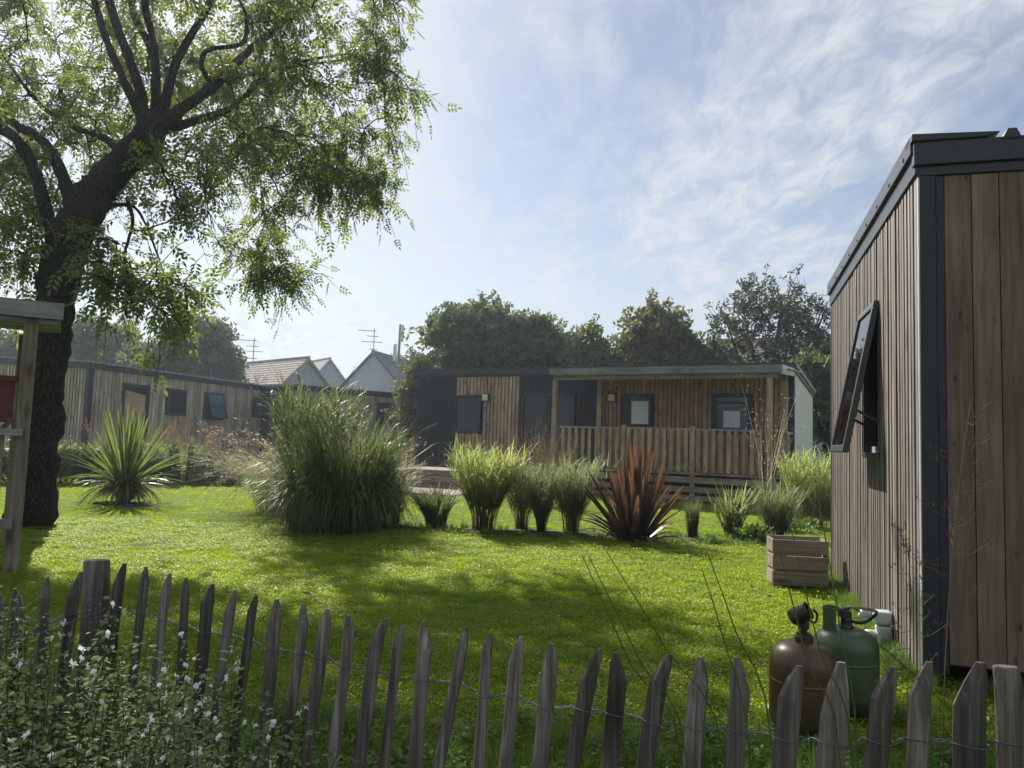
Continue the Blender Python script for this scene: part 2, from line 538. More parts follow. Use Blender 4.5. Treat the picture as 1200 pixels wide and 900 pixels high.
def bark(name, dark, light):
    m, nt, out = newmat(name)
    N, Lk = nt.nodes, nt.links
    p = N.new('ShaderNodeBsdfPrincipled'); p.inputs['Roughness'].default_value = .9; p.inputs['Specular IOR Level'].default_value = .2
    tc = N.new('ShaderNodeTexCoord'); mp = N.new('ShaderNodeMapping'); mp.inputs['Scale'].default_value = (20, 20, 5)
    Lk.new(tc.outputs['Object'], mp.inputs[0])
    vo = N.new('ShaderNodeTexVoronoi'); vo.feature = 'DISTANCE_TO_EDGE'; vo.inputs['Scale'].default_value = 1.6
    nz = N.new('ShaderNodeTexNoise'); nz.inputs['Scale'].default_value = 2.5; nz.inputs['Detail'].default_value = 8; nz.inputs['Roughness'].default_value = .7
    Lk.new(mp.outputs[0], nz.inputs[0])
    vm = N.new('ShaderNodeVectorMath'); vm.operation = 'ADD'
    Lk.new(mp.outputs[0], vm.inputs[0]); Lk.new(nz.outputs['Color'], vm.inputs[1]); Lk.new(vm.outputs[0], vo.inputs[0])
    mu = N.new('ShaderNodeMath'); mu.operation = 'MULTIPLY'
    mr = N.new('ShaderNodeMapRange'); mr.inputs[1].default_value = 0; mr.inputs[2].default_value = .25
    Lk.new(vo.outputs['Distance'], mr.inputs[0]); Lk.new(mr.outputs[0], mu.inputs[0]); Lk.new(nz.outputs[0], mu.inputs[1])
    r = N.new('ShaderNodeValToRGB'); r.color_ramp.elements[0].position = .08; r.color_ramp.elements[1].position = .62
    r.color_ramp.elements[0].color = (*dark, 1); r.color_ramp.elements[1].color = (*light, 1)
    Lk.new(mu.outputs[0], r.inputs[0]); Lk.new(r.outputs[0], p.inputs['Base Color'])
    b = N.new('ShaderNodeBump'); b.inputs['Strength'].default_value = .9; b.inputs['Distance'].default_value = .04
    Lk.new(mu.outputs[0], b.inputs['Height']); Lk.new(b.outputs[0], p.inputs['Normal'])
    Lk.new(p.outputs[0], out.inputs[0])
    return m


M['bark'] = bark('fissured bark', (.028, .024, .02), (.080, .074, .066))
M['twig'] = plain('thin twig bark', (.05, .042, .034), .9)

# ------------------------------------------------------------------ ground
def ground_mat():
    m, nt, out = newmat('lawn ground')
    N, Lk = nt.nodes, nt.links
    p = N.new('ShaderNodeBsdfPrincipled'); p.inputs['Roughness'].default_value = .95; p.inputs['Specular IOR Level'].default_value = .1
    geo = N.new('ShaderNodeNewGeometry')
    n1 = N.new('ShaderNodeTexNoise'); n1.inputs['Scale'].default_value = .8; n1.inputs['Detail'].default_value = 8
    n2 = N.new('ShaderNodeTexNoise'); n2.inputs['Scale'].default_value = 35; n2.inputs['Detail'].default_value = 6; n2.inputs['Roughness'].default_value = .75
    Lk.new(geo.outputs['Position'], n1.inputs[0]); Lk.new(geo.outputs['Position'], n2.inputs[0])
    r = N.new('ShaderNodeValToRGB')
    r.color_ramp.elements[0].position = .3; r.color_ramp.elements[1].position = .7
    r.color_ramp.elements[0].color = (.035, .065, .008, 1); r.color_ramp.elements[1].color = (.10, .17, .02, 1)
    Lk.new(n2.outputs[0], r.inputs[0])
    mx = N.new('ShaderNodeMix'); mx.data_type = 'RGBA'
    Lk.new(n1.outputs[0], mx.inputs[0]); Lk.new(r.outputs[0], mx.inputs[6]); mx.inputs[7].default_value = (.09, .13, .018, 1)
    Lk.new(mx.outputs[2], p.inputs['Base Color'])
    b = N.new('ShaderNodeBump'); b.inputs['Strength'].default_value = .8; b.inputs['Distance'].default_value = .02
    Lk.new(n2.outputs[0], b.inputs['Height']); Lk.new(b.outputs[0], p.inputs['Normal'])
    Lk.new(p.outputs[0], out.inputs[0])
    return m


def gheight(x, y):
    """very gentle unevenness of the lawn"""
    return .018 * np.sin(x * .9 + 1.3) * np.cos(y * .7) + .012 * np.sin(x * 2.1 + y * 1.7)


cs = np.concatenate([-np.geomspace(1500, 31, 18), np.arange(-30, 30.1, .5), np.geomspace(31, 1500, 18)])
gx, gy = np.meshgrid(cs, cs)
amp = np.clip(1 - (np.hypot(gx, gy - 8) - 18) / 8, 0, 1)
gz = gheight(gx, gy) * amp - .012
n = len(cs)
idx = np.arange(n * n).reshape(n, n)
F = np.stack([idx[:-1, :-1], idx[:-1, 1:], idx[1:, 1:], idx[1:, :-1]], -1).reshape(-1, 4)
ground = link('lawn', npmesh('lawn', np.stack([gx, gy, gz], -1).reshape(-1, 3), F, 4), ground_mat(), smooth=True)
tag(ground, 'green garden lawn stretching to the cabins', kind='structure')


def sheet(name, pts, mat, label, z=.03, thick=.06):
    mb = MB()
    k = len(pts)
    mb.add([(x, y, z) for x, y in pts] + [(x, y, z - thick) for x, y in pts],
           [tuple(range(k))] + [tuple(range(k, 2 * k))[::-1]] + [(i, i + k, (i + 1) % k + k, (i + 1) % k) for i in range(k)])
    o = mb.build(name, mat)
    tag(o, label, kind='structure')
    return o


def blob_outline(cx, cy, rx, ry, rot=0, n=40, jag=.12, seed=0):
    r_ = np.random.default_rng(seed)
    out = []
    ph = r_.uniform(0, 6, 4)
    for i in range(n):
        a = 2 * pi * i / n
        k = 1 + jag * (sin(3 * a + ph[0]) + .6 * sin(7 * a + ph[1]) + .5 * sin(13 * a + ph[2]))
        x, y = rx * k * cos(a), ry * k * sin(a)
        out.append((cx + x * cos(rot) - y * sin(rot), cy + x * sin(rot) + y * cos(rot)))
    return out


def soil_patch(name, cx, cy, outline, label):
    rs_ = np.random.default_rng(len(outline))
    k = len(outline); rings = 6; V = []
    for r_ in range(1, rings + 1):
        f = r_ / rings
        for (x, y) in outline:
            px_, py_ = cx + (x - cx) * f, cy + (y - cy) * f
            V.append((px_, py_, float(gheight(px_, py_)) - .012 + (.012 + rs_.uniform(0, .022) if r_ < rings else -.01)))
    V.append((cx, cy, float(gheight(cx, cy)) + .01))
    F_ = [(r_ * k + i_, r_ * k + (i_ + 1) % k, (r_ + 1) * k + (i_ + 1) % k, (r_ + 1) * k + i_) for r_ in range(rings - 1) for i_ in range(k)]
    F_ += [(len(V) - 1, i_, (i_ + 1) % k) for i_ in range(k)]
    me = bpy.data.meshes.new(name); me.from_pydata(V, [], F_); me.update()
    tag(link(name, me, M['soil'], smooth=True), label, kind='structure')


soil_patch('planting_bed', .3, 11.05, blob_outline(.3, 11.05, 3.4, .30, radians(-2), 90, .10, 2), 'dark soil strip under the row of ornamental grasses')
soil_patch('soil_ring', -6.75, 13.45, blob_outline(-6.75, 13.45, .62, .42, 0, 44, .12, 4), 'bare soil circle round the spiky cordyline')
sheet('paving', [(-3.6, 18.6), (-1.3, 17.6), (-.8, 19.6), (-3.4, 21.0)], M['paving'], 'pinkish concrete paving in front of the black cabin', z=.035)

# ------------------------------------------------------------------ buildings
class Wall:
    """a vertical wall plane in a building's own coordinates: u along, n outward, z up"""
    def __init__(s, o, U, Nn):
        s.o, s.U, s.N = Vector((o[0], o[1], 0)), Vector((U[0], U[1], 0)), Vector((Nn[0], Nn[1], 0))

    def p(s, u, n, z):
        q = s.o + s.U * u + s.N * n
        return (q.x, q.y, z)

    def box(s, mb, u0, u1, n0, n1, z0, z1, z1b=None, z0b=None):
        z1b = z1 if z1b is None else z1b
        z0b = z0 if z0b is None else z0b
        P = s.p
        pts = [P(u0, n0, z0), P(u1, n0, z0b), P(u1, n1, z0b), P(u0, n1, z0), P(u0, n0, z1), P(u1, n0, z1b), P(u1, n1, z1b), P(u0, n1, z1)]
        if s.U.cross(s.N).z < 0:
            mb.add(pts, [tuple(f[::-1]) for f in MB.BOXF])
        else:
            mb.add(pts, MB.BOXF)


def cladding(wall, parent, mat, u0, u1, pitch, z0, zt, holes=(), proud=.022, gap=.012, single=None, seed=0):
    """upright boards between u0 and u1; zt(u) gives the top; holes = (ua, ub, za, zb)"""
    r_ = random.Random(seed)
    n = max(1, round((u1 - u0) / pitch))
    pitch = (u1 - u0) / n
    mb = MB()
    cache = {}
    for i in range(n):
        a, b = u0 + i * pitch, u0 + (i + 1) * pitch - gap
        c = (a + b) / 2
        segs = [(z0, zt(c))]
        for (ha, hb, za, zb) in holes:
            if b > ha and a < hb:
                ns = []
                for (s0, s1) in segs:
                    if za > s0 + .02: ns.append((s0, min(za, s1)))
                    if zb < s1 - .02: ns.append((max(zb, s0), s1))
                segs = ns
        for (s0, s1) in segs:
            if s1 - s0 < .03: continue
            pr = proud + r_.uniform(-.003, .004)
            if single:
                m1 = MB()
                w = Wall((0, 0), (wall.U.x, wall.U.y), (wall.N.x, wall.N.y))
                w.box(m1, a - c, b - c, 0, pr, s0, s1)
                q = wall.o + wall.U * c
                o = m1.build(single, mat, parent, loc=(q.x, q.y, 0))
            else:
                wall.box(mb, a, b, 0, pr, s0, s1)
    if not single:
        return mb.build('cladding', mat, parent)


def window(wall, parent, ua, ub, za, zb, fmat, pmat, fw=.06, proud=.05, name='window', bars=(), blind_or_glint=None, handle=False):
    """frame (the part) with pane as sub-part"""
    mb = MB()
    wall.box(mb, ua, ub, -.04, proud, zb - fw, zb)
    wall.box(mb, ua, ub, -.04, proud, za, za + fw)
    wall.box(mb, ua, ua + fw, -.04, proud, za + fw, zb - fw)
    wall.box(mb, ub - fw, ub, -.04, proud, za + fw, zb - fw)
    for (b0, b1) in bars:
        wall.box(mb, b0, b1, -.035, proud - .005, za + fw, zb - fw)
    f = mb.build(name, fmat, parent, bevel=.006)
    p = MB()
    wall.box(p, ua + fw - .005, ub - fw + .005, .008, .016, za + fw - .005, zb - fw + .005)
    p.build('pane', pmat, f)
    if blind_or_glint:
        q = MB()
        wall.box(q, blind_or_glint[0], blind_or_glint[1], .018, .024, blind_or_glint[2], blind_or_glint[3])
        q.build('blind_or_glint', M['blind_glint'], f)
    return f


# ---- right cabin, close by ------------------------------------------------
RO = (2.45, 4.44)
RD = (.961, -.277)
rc = empty('wooden_cabin', (RO[0], RO[1], 0), atan2(RD[1], RD[0]))
tag(rc, 'timber-clad cabin at the right edge of the lawn with one top-hung window propped open', 'cabin')
RF = Wall((0, 0), (1, 0), (0, -1))
RL = Wall((0, 0), (0, 1), (-1, 0))
RDp = (.277, .961)
LW = 3.87
def rtop(u): return 3.08 - .025 * u
wu0, wzt = wp(1036, 350, RO, RDp)
wu1, _ = wp(1016, 400, RO, RDp)
_, wzb = wp(1031, 536, RO, RDp)
wu1 = max(wu1, wu0 + .5)
shell = MB()
RL.box(shell, 0, wu0 - .003, -.10, -.012, .1, 3.1)
RL.box(shell, wu1 + .003, LW, -.10, -.012, .1, 3.1)
RL.box(shell, wu0 - .003, wu1 + .003, -.10, -.012, .1, wzb - .003)
RL.box(shell, wu0 - .003, wu1 + .003, -.10, -.012, wzt + .003, 3.1)
RF.box(shell, .1, 8, -.10, -.012, .1, 3.1)
shell.box(7.9, 8, .1, LW, .1, 3.1)
shell.box(.1, 7.9, LW - .1, LW, .1, 3.1)
shell.box(.1, 7.9, .1, LW - .1, .1, .2)
shell.build('wall', M['dark'], rc)
roofm = MB()
roofm.hexa([(-.03, -.03, 3.10), (8.03, -.03, 3.10), (8.03, LW + .03, 3.02), (-.03, LW + .03, 3.02), (-.03, -.03, 3.16), (8.03, -.03, 3.16), (8.03, LW + .03, 3.08), (-.03, LW + .03, 3.08)])
for i in range(24):
    x = .46 + i * .30
    roofm.hexa([(x - .055, -.06, 3.162), (x + .055, -.06, 3.162), (x + .055, LW, 3.082), (x - .055, LW, 3.082), (x - .022, -.06, 3.232), (x + .022, -.06, 3.232), (x + .022, LW, 3.152), (x - .022, LW, 3.152)])
roof = roofm.build('roof', M['anth'], rc)
# fascias: two layers
fa = MB()
RF.box(fa, -.06, 8.05, 0, .06, 3.045, 3.185)
RF.box(fa, -.035, 8.02, 0, .035, 2.985, 3.043)
fa.build('front_fascia', M['anth'], rc, bevel=.004)
fb = MB()
fb.hexa([(-.075, -.075, 3.187), (.33, -.075, 3.187), (.36, .10, 3.18), (-.075, .10, 3.18), (-.075, -.075, 3.235), (.40, -.075, 3.215), (.40, .10, 3.215), (-.075, .10, 3.235)])
fb.build('corner_capping', M['anth'], rc, bevel=.006)
fl = MB()
RL.box(fl, -.03, LW + .05, 0, .05, 3.00, 3.12, 2.92 + .12, 2.92)
RL.box(fl, -.03, LW + .05, 0, .075, 3.123, 3.235, 3.163, 3.043)
fl.build('side_fascia', M['anth_lit'], rc, bevel=.004)
sc_ = MB(); sc_.lathe([(.0, .006), (.012, .005), (.014, 0)], 8, (0, 0, 0), (-1, 0, 0))
sme = sc_.mesh('screw'); sme.materials.append(M['dark'])
for i in range(9):
    link('screw', sme, None, rc, RL.p(.15 + i * .44, .075, 3.155 - .0207 * (.15 + i * .44)))
ct = MB()
RF.box(ct, -.028, .060, 0, .034, .06, 2.983)
RF.box(ct, .063, .108, 0, .020, .06, 2.983)
ct.build('corner_trim', M['black_clad'], rc, bevel=.003)
ct = MB()
RL.box(ct, -.02, .022, 0, .031, .06, 2.998)
ct.build('corner_strip', M['grey_trim'], rc, bevel=.002)
ct = MB()
RL.box(ct, LW - .05, LW + .03, 0, .04, .03, 2.918)
ct.build('corner_trim', M['anth'], rc)
cladding(RL, rc, M['clad_near'], .026, LW - .053, .085, .05, lambda u: 2.999 - .0207 * u, [(wu0, wu1, wzb, wzt)], proud=.034, gap=.034, single='board', seed=3)
cladding(RF, rc, M['plank_near'], .111, 7.9, .145, .12, lambda u: 2.98, (), proud=.020, gap=.006, single='plank', seed=5)
# window: outer frame in the wall, inner frame, propped sash
wf = MB()
fw = .035
RL.box(wf, wu0, wu1, -.12, .035, wzt - fw, wzt)
RL.box(wf, wu0, wu1, -.12, .045, wzb, wzb + fw)
RL.box(wf, wu0, wu0 + fw, -.12, .035, wzb + fw, wzt - fw)
RL.box(wf, wu1 - fw, wu1, -.12, .035, wzb + fw, wzt - fw)
wfo = wf.build('window_frame', M['anth_lit'], rc, bevel=.003)
im = MB()
RL.box(im, (wu0 + wu1) / 2 - .012, (wu0 + wu1) / 2 + .012, -.10, -.02, wzb + fw, wzt - fw)
RL.box(im, wu0 + fw, wu1 - fw, -.10, -.02, wzb + fw, wzb + fw + .05)
im.build('inner_bar', M['grey_trim'], wfo)
SH = wzt - wzb - .02
ang = radians(11)
su0, su1 = wu0 - .002, wu1 + .002
def sash(u, d, t):
    """d down the sash from its hinge, t out from its face"""
    nn = .045 + d * sin(ang) + t * cos(ang)
    z = wzt - .012 - d * cos(ang) + t * sin(ang)
    return RL.p(u, nn, z)
def sbox(mb, u0, u1, d0, d1, t0, t1):
    pts = [sash(u, d, t) for t in (t0, t1) for (u, d) in ((u0, d0), (u1, d0), (u1, d1), (u0, d1))]
    mb.add(pts, MB.BOXF)
sm = MB(); sw = .055
sbox(sm, su0, su1, 0, sw, -.02, .025)
sbox(sm, su0, su1, SH - sw, SH, -.02, .025)
sbox(sm, su0, su0 + sw, sw, SH - sw, -.02, .025)
sbox(sm, su1 - sw, su1, sw, SH - sw, -.02, .025)
so = sm.build('window_sash', M['anth_lit'], rc, bevel=.004)
pm = MB(); sbox(pm, su0 + sw - .004, su1 - sw + .004, sw - .004, SH - sw + .004, .006, .012)
pm.build('pane', M['clear'], so)
st = MB()
for uu in (wu0 + .02, wu1 - .02):
    st.bar(RL.p(uu, .0, wzb + .25), sash(uu, SH * .72, -.018), .012, .02)
st.build('stay', M['anth'], so)

# ---- wall-mounted gas tap ---------------------------------------------------
gu, gz_ = wp(1052, 728, RO, RDp)
gt = empty('gas_tap', tuple(Vector((RO[0], RO[1], 0)) + Vector((RDp[0], RDp[1], 0)) * gu + Vector((0, 0, gz_ - .1))), atan2(RD[1], RD[0]))
tag(gt, 'pale grey gas regulator box fixed low on the cabin wall by the corner', 'gas regulator')
g = MB()
g.box(-.115, -.03, -.04, .04, .055, .125)
g.box(-.105, -.03, -.036, .036, -.085, .05)
g.build('body', M['gas_grey'], gt, bevel=.012)
g = MB(); g.lathe([(0, .04), (.024, .04), (.03, .03), (.03, -.01), (.0, -.01)], 20, (-.145, 0, .095), (-1, 0, .25))
g.build('inlet_nut', M['gas_grey'], gt, smooth=True)
g = MB(); g.lathe([(0, .035), (.028, .033), (.032, .02), (.032, -.02), (.0, -.02)], 20, (-.125, 0, -.01), (-1, 0, 0))
g.build('vent_cap', M['gas_grey'], gt, smooth=True)
g = MB(); g.lathe([(0, -.125), (.022, -.125), (.024, -.12), (.024, -.086), (0, -.086)], 16, (-.07, 0, 0))
g.build('outlet', M['black_rub'], gt)
GTP = gt.location.copy()
GTR = Matrix.Rotation(gt.rotation_euler.z, 3, 'Z')

# ---- black and brown cabin across the lawn -----------------------------------
BO = (-3.14, 25.1)
BE = (7.35, 19.54)
_l = sqrt((BE[0] - BO[0]) ** 2 + (BE[1] - BO[1]) ** 2)
BD = ((BE[0] - BO[0]) / _l, (BE[1] - BO[1]) / _l)
BL = _l
bc = empty('wooden_cabin', (BO[0], BO[1], 0), atan2(BD[1], BD[0]))
tag(bc, 'long low cabin of black and warm brown boards with porch, behind the grass row', 'cabin')
BF = Wall((0, 0), (1, 0), (0, -1))
DEP = 4.3
FL = .74
def bz(u): return 3.62
def bw(x, y): return wp(x, y, BO, BD)
b = MB()
b.hexa([(.02, .03, .35), (BL - .02, .03, .35), (BL - .02, DEP, .35), (.02, DEP, .35), (.02, .03, 3.5), (BL - .02, .03, 3.5), (BL - .02, DEP, 3.12), (.02, DEP, 3.12)])
b.build('wall', M['black_clad'], bc)
b = MB(); b.box(.2, BL - .2, .25, DEP - .2, -.02, .35)
b.build('underside', M['dark'], bc)
e = MB()
BR = Wall((BL, 0), (0, 1), (1, 0))
for i in range(22):
    BR.box(e, .05 + i * .195, .05 + i * .195 + .185, -.015, .012, .30, 3.48 - (i * .195) * .088, 3.48 - ((i + 1) * .195) * .088)
e.build('end_panel', M['white_panel'], bc)
e = MB()
e.hexa([(-.05, -.06, 3.50), (BL + .10, -.06, 3.50), (BL + .10, DEP + .1, 3.13), (-.05, DEP + .1, 3.13), (-.05, -.06, 3.60), (BL + .10, -.06, 3.60), (BL + .10, DEP + .1, 3.24), (-.05, DEP + .1, 3.24)])
for i in range(39):
    x = .1 + i * .305
    e.hexa([(x, -.05, 3.602), (x + .09, -.05, 3.602), (x + .09, DEP + .1, 3.242), (x, DEP + .1, 3.242), (x + .02, -.05, 3.64), (x + .07, -.05, 3.64), (x + .07, DEP + .1, 3.28), (x + .02, DEP + .1, 3.28)])
e.build('roof', M['roof_metal'], bc)
e = MB()
BF.box(e, -.06, BL + .06, .02, .08, 3.42, 3.63)
BF.box(e, -.03, BL + .03, .0, .045, 3.36, 3.418)
e.build('fascia', M['anth'], bc)
e = MB(); BR.box(e, -.05, DEP + .1, .014, .06, 3.40, 3.61, 3.235, 3.03)
e.build('end_fascia', M['anth'], bc)
e = MB(); BF.box(e, BL - .10, BL + .03, .0, .05, .3, 3.36)
BR.box(e, -.02, .10, .013, .03, .3, 3.4)
e.build('corner_trim', M['anth'], bc)
w1 = (*sorted((bw(533, 485)[0], bw(564, 485)[0])), bw(548, 508)[1], bw(548, 463)[1])
dr = (*sorted((bw(611, 485)[0], bw(674, 485)[0])), FL, bw(640, 461)[1])
w2 = (*sorted((bw(731, 480)[0], bw(764, 480)[0])), bw(748, 500)[1], bw(748, 462)[1])
w3 = (*sorted((bw(835, 480)[0], bw(881, 480)[0])), bw(858, 508)[1], bw(858, 461)[1])
uA, uB, uC, uD = bw(535, 480)[0], bw(609, 480)[0], bw(700, 480)[0], BL - .1
cladding(BF, bc, M['black_clad'], 0, uA, .065, .42, lambda u: 3.36, [w1], proud=.03, gap=.02, seed=1)
cladding(BF, bc, M['clad_brown'], uA, uB, .125, .42, lambda u: 3.36, [w1], proud=.028, gap=.028, seed=2)
cladding(BF, bc, M['black_clad'], uB, uC, .065, .42, lambda u: 3.36, [dr], proud=.03, gap=.02, seed=3)
cladding(BF, bc, M['clad_porch'], uC, uD, .125, .42, lambda u: 3.36, [w2, w3], proud=.028, gap=.022, seed=4)
window(BF, bc, *w1, M['anth'], M['pane'], fw=.08)
um = (dr[0] + dr[1]) / 2
d_ = window(BF, bc, *dr, M['anth'], M['pane'], fw=.10, name='glazed_door', bars=[(um - .09, um - .01), (um + .01, um + .09)])
h_ = MB(); BF.box(h_, um - .03, um - .01, .05, .09, FL + .95, FL + 1.15); h_.build('handle', M['grey_trim'], d_)
window(BF, bc, *w2, M['anth'], M['pane'], fw=.07, bars=[(w2[0] + .07, w2[0] + .2)], blind_or_glint=(w2[0] + .24, w2[1] - .1, w2[2] + .08, w2[3] - .2))
window(BF, bc, *w3, M['anth'], M['pane_blue'], fw=.10, bars=[], blind_or_glint=(w3[0] + .30, w3[1] - .30, w3[2] + .16, w3[3] - .48))  # pale patch here is a painted sky reflection, no blind hangs inside
e = MB(); BF.box(e, w3[0] + .1, w3[1] - .1, .03, .05, w3[2] + .80, w3[2] + .86); e.build('window_bar', M['anth'], bc)


def wall_lamp(px_, py_, label):
    u, z = bw(px_, py_)
    o = Vector((BO[0], BO[1], 0)) + Vector((BD[0], BD[1], 0)) * u
    nn = Vector((BD[1], -BD[0], 0))
    r = empty('wall_lamp', (o.x + nn.x * .03, o.y + nn.y * .03, z), atan2(BD[1], BD[0]))
    tag(r, label, 'wall lamp', 'square wall lamps on the black cabin')
    m_ = MB(); m_.box(-.13, .13, -.05, 0, -.13, .13); m_.build('back_plate', M['anth'], r, bevel=.01)
    m_ = MB(); m_.box(-.10, .10, -.09, -.051, -.10, .10); m_.build('cover', M['lamp_shade'], r, bevel=.015)
wall_lamp(570, 466, 'square wall lamp on the brown boards left of the glazed door')
wall_lamp(718, 466, 'square wall lamp under the porch roof beside the narrow window')

# porch -----------------------------------------------------------------------
PY = -2.06                       # porch front line in cabin coordinates
PO = (BO[0] + BD[1] * 2.06, BO[1] - BD[0] * 2.06)
def pu(x, y=480): return wp(x, y, PO, BD)[0]
po = empty('timber_porch', (BO[0], BO[1], 0), atan2(BD[1], BD[0]))
tag(po, 'raised timber porch deck with slatted railing and flat roof on the brown cabin', 'porch')
p0, p1 = pu(650), pu(902)
ps = pu(921)
rw, rx_ = M['rail_wood'], M['rail_wood_x']
e = MB(); e.hexa([(p0 - .08, PY - .1, 3.17), (p1 + .25, PY - .1, 3.17), (p1 + .25, -.09, 3.3), (p0 - .08, -.09, 3.3), (p0 - .08, PY - .1, 3.215), (p1 + .25, PY - .1, 3.215), (p1 + .25, -.09, 3.35), (p0 - .08, -.09, 3.35)])
for i in range(26):
    x = p0 + i * .24
    e.hexa([(x, PY - .12, 3.217), (x + .1, PY - .12, 3.217), (x + .1, -.1, 3.352), (x, -.1, 3.352), (x + .02, PY - .12, 3.25), (x + .08, PY - .12, 3.25), (x + .08, -.1, 3.385), (x + .02, -.1, 3.385)])
e.build('porch_roof', M['roof_metal'], po)
e = MB(); e.box(p0 - .12, p1 + .30, PY - .16, PY - .105, 3.16, 3.345); e.build('fascia_board', M['shelter_x'], po)
e = MB(); e.hexa([(p1 + .255, PY - .10, 3.13), (p1 + .30, PY - .10, 3.13), (p1 + .30, -.09, 3.26), (p1 + .255, -.09, 3.26), (p1 + .255, PY - .10, 3.35), (p1 + .30, PY - .10, 3.35), (p1 + .30, -.09, 3.47), (p1 + .255, -.09, 3.47)])
e.build('fascia_board', M['white_panel'], po)
e = MB(); e.box(p0 - .05, p1 + .2, PY - .05, PY + .04, 3.04, 3.165); e.build('beam', rx_, po)
for u in (p0, p1, p1 + .22):
    e = MB(); y_ = PY if u != p1 + .22 else PY + .9
    e.box(u - .06, u + .06, y_ - .055, y_ + .055, 0, 3.04); e.build('post', rw, po)
ur = uC + .12
e = MB(); e.box(ur - .07, ur + .07, -.19, -.07, FL, 3.16); e.build('post', rw, po)
e = MB(); e.tube([(ur + .07, -.13, 2.55), (ur + .14, -.13, 2.8), (ur + .32, -.13, 3.0), (ur + .6, -.13, 3.1)], .035, 6); e.build('brace', rw, po)
e = MB(); e.box(p0 - .05, p1 + .3, PY - .04, -.05, FL - .04, FL)
nb = 16
e = None
for k in range(nb):
    y0 = PY + .02 + k * (2.0 / nb)
    m_ = MB(); m_.box(p0 - .06, p1 + .30, y0, y0 + 2.0 / nb - .008, FL - .03, FL); m_.build('deck_board', rx_, po)
RT = 1.80
posts = [p0 + .12, pu(731), pu(812), p1 - .06]
for u in posts[1:3]:
    e = MB(); e.box(u - .06, u + .06, PY - .02, PY + .08, .1, RT + .06); e.build('post', rw, po)
for a, b_ in zip(posts[:-1], posts[1:]):
    e = MB(); e.box(a + .055, b_ - .055, PY - .01, PY + .06, RT - .05, RT); e.build('top_rail', M['shelter_x'], po)
    e = MB(); e.box(a + .055, b_ - .055, PY + .0, PY + .045, FL + .03, FL + .10); e.build('bottom_rail', rx_, po)
    k = max(3, round((b_ - a - .1) / .19))
    st_ = (b_ - a - .12) / k
    for i in range(k):
        c = a + .06 + st_ * (i + .5)
        m_ = MB(); m_.box(c - .047, c + .047, PY - .032, PY - .011, FL - .02, RT - .02); m_.build('baluster', rw, po)
# right-hand return of the railing
for k in range(8):
    y0 = PY + .15 + k * .225
    m_ = MB(); m_.box(p1 + .20, p1 + .222, y0, y0 + .1, FL - .02, RT - .03); m_.build('baluster', rw, po)
e = MB(); e.box(p1 + .22, p1 + .28, PY, -.06, RT - .05, RT); e.build('top_rail', rw, po)
for z0, z1 in ((.02, .14), (.22, .36), (.45, .60), (.655, .70)):
    e = MB(); e.box(p0 + (.1 if z0 > .5 else .9), p1 + .28, PY - .055, PY - .025, z0, z1); e.build('skirt_board', rx_, po)
for u in (p0 + 1, pu(812), p1 + .1):
    e = MB(); e.box(u - .05, u + .05, PY - .02, PY + .08, 0, FL - .05); e.build('leg', rw, po)
e = MB(); e.box(p0 + .3, p1, -.3, -.2, .0, .62); e.build('back_beam', M['dark'], po)

# ---- left cabins ----------------------------------------------------------------
LO = (-13.37, 23.7); LE = (-9.96, 35.5)
_l = sqrt((LE[0] - LO[0]) ** 2 + (LE[1] - LO[1]) ** 2)
LD = ((LE[0] - LO[0]) / _l, (LE[1] - LO[1]) / _l)
LL = _l + .6
lc = empty('wooden_cabin', (LO[0], LO[1], 0), atan2(LD[1], LD[0]))
tag(lc, 'long silver-grey boarded cabin behind the big tree with dark framed windows along its side', 'cabin')
LF = Wall((0, 0), (1, 0), (0, -1))
LS = Wall((0, 0), (0, 1), (-1, 0))
def lw_(x, y): return wp(x, y, LO, LD)
e = MB()
e.hexa([(.03, .03, .1), (LL, .03, .1), (LL, 3.8, .1), (.03, 3.8, .1), (.03, .03, 3.2), (LL, .03, 3.2), (LL, 3.8, 3.36), (.03, 3.8, 3.36)])
e.build('wall', M['dark'], lc)
hol = []
dr = (lw_(142, 470)[0], lw_(172.5, 470)[0], .45, lw_(158, 450)[1])
v1 = (lw_(195, 480)[0], lw_(217, 480)[0], lw_(206, 487)[1], lw_(206, 456)[1])
v2 = (lw_(238, 480)[0], lw_(259, 480)[0], lw_(249, 492)[1], lw_(249, 460)[1])
v3 = (lw_(297, 480)[0], lw_(330, 480)[0], lw_(310, 490)[1], lw_(310, 467)[1])
cladding(LF, lc, M['clad_grey'], .13, LL, .155, .1, lambda u: 3.2, [dr, v1, v2, v3], proud=.028, gap=.028, seed=11)
cladding(LS, lc, M['clad_grey'], .10, 3.75, .125, .1, lambda u: 3.2 + .04 * u, [], proud=.03, gap=.035, seed=12)
e = MB(); LF.box(e, -.03, .13, 0, .05, .1, 3.2); LS.box(e, -.04, .10, .003, .045, .1, 3.2); e.build('corner_trim', M['anth'], lc)
e = MB(); LF.box(e, -.06, LL + .06, 0, .08, 3.2, 3.38); e.build('fascia', M['anth'], lc)
e = MB(); LS.box(e, -.07, 3.85, .003, .09, 3.2, 3.39, 3.54, 3.35); e.build('end_fascia', M['anth'], lc)
e = MB()
e.hexa([(-.05, -.02, 3.24), (LL + .05, -.02, 3.24), (LL + .05, 3.85, 3.40), (-.05, 3.85, 3.40), (-.05, -.02, 3.39), (LL + .05, -.02, 3.39), (LL + .05, 3.85, 3.55), (-.05, 3.85, 3.55)])
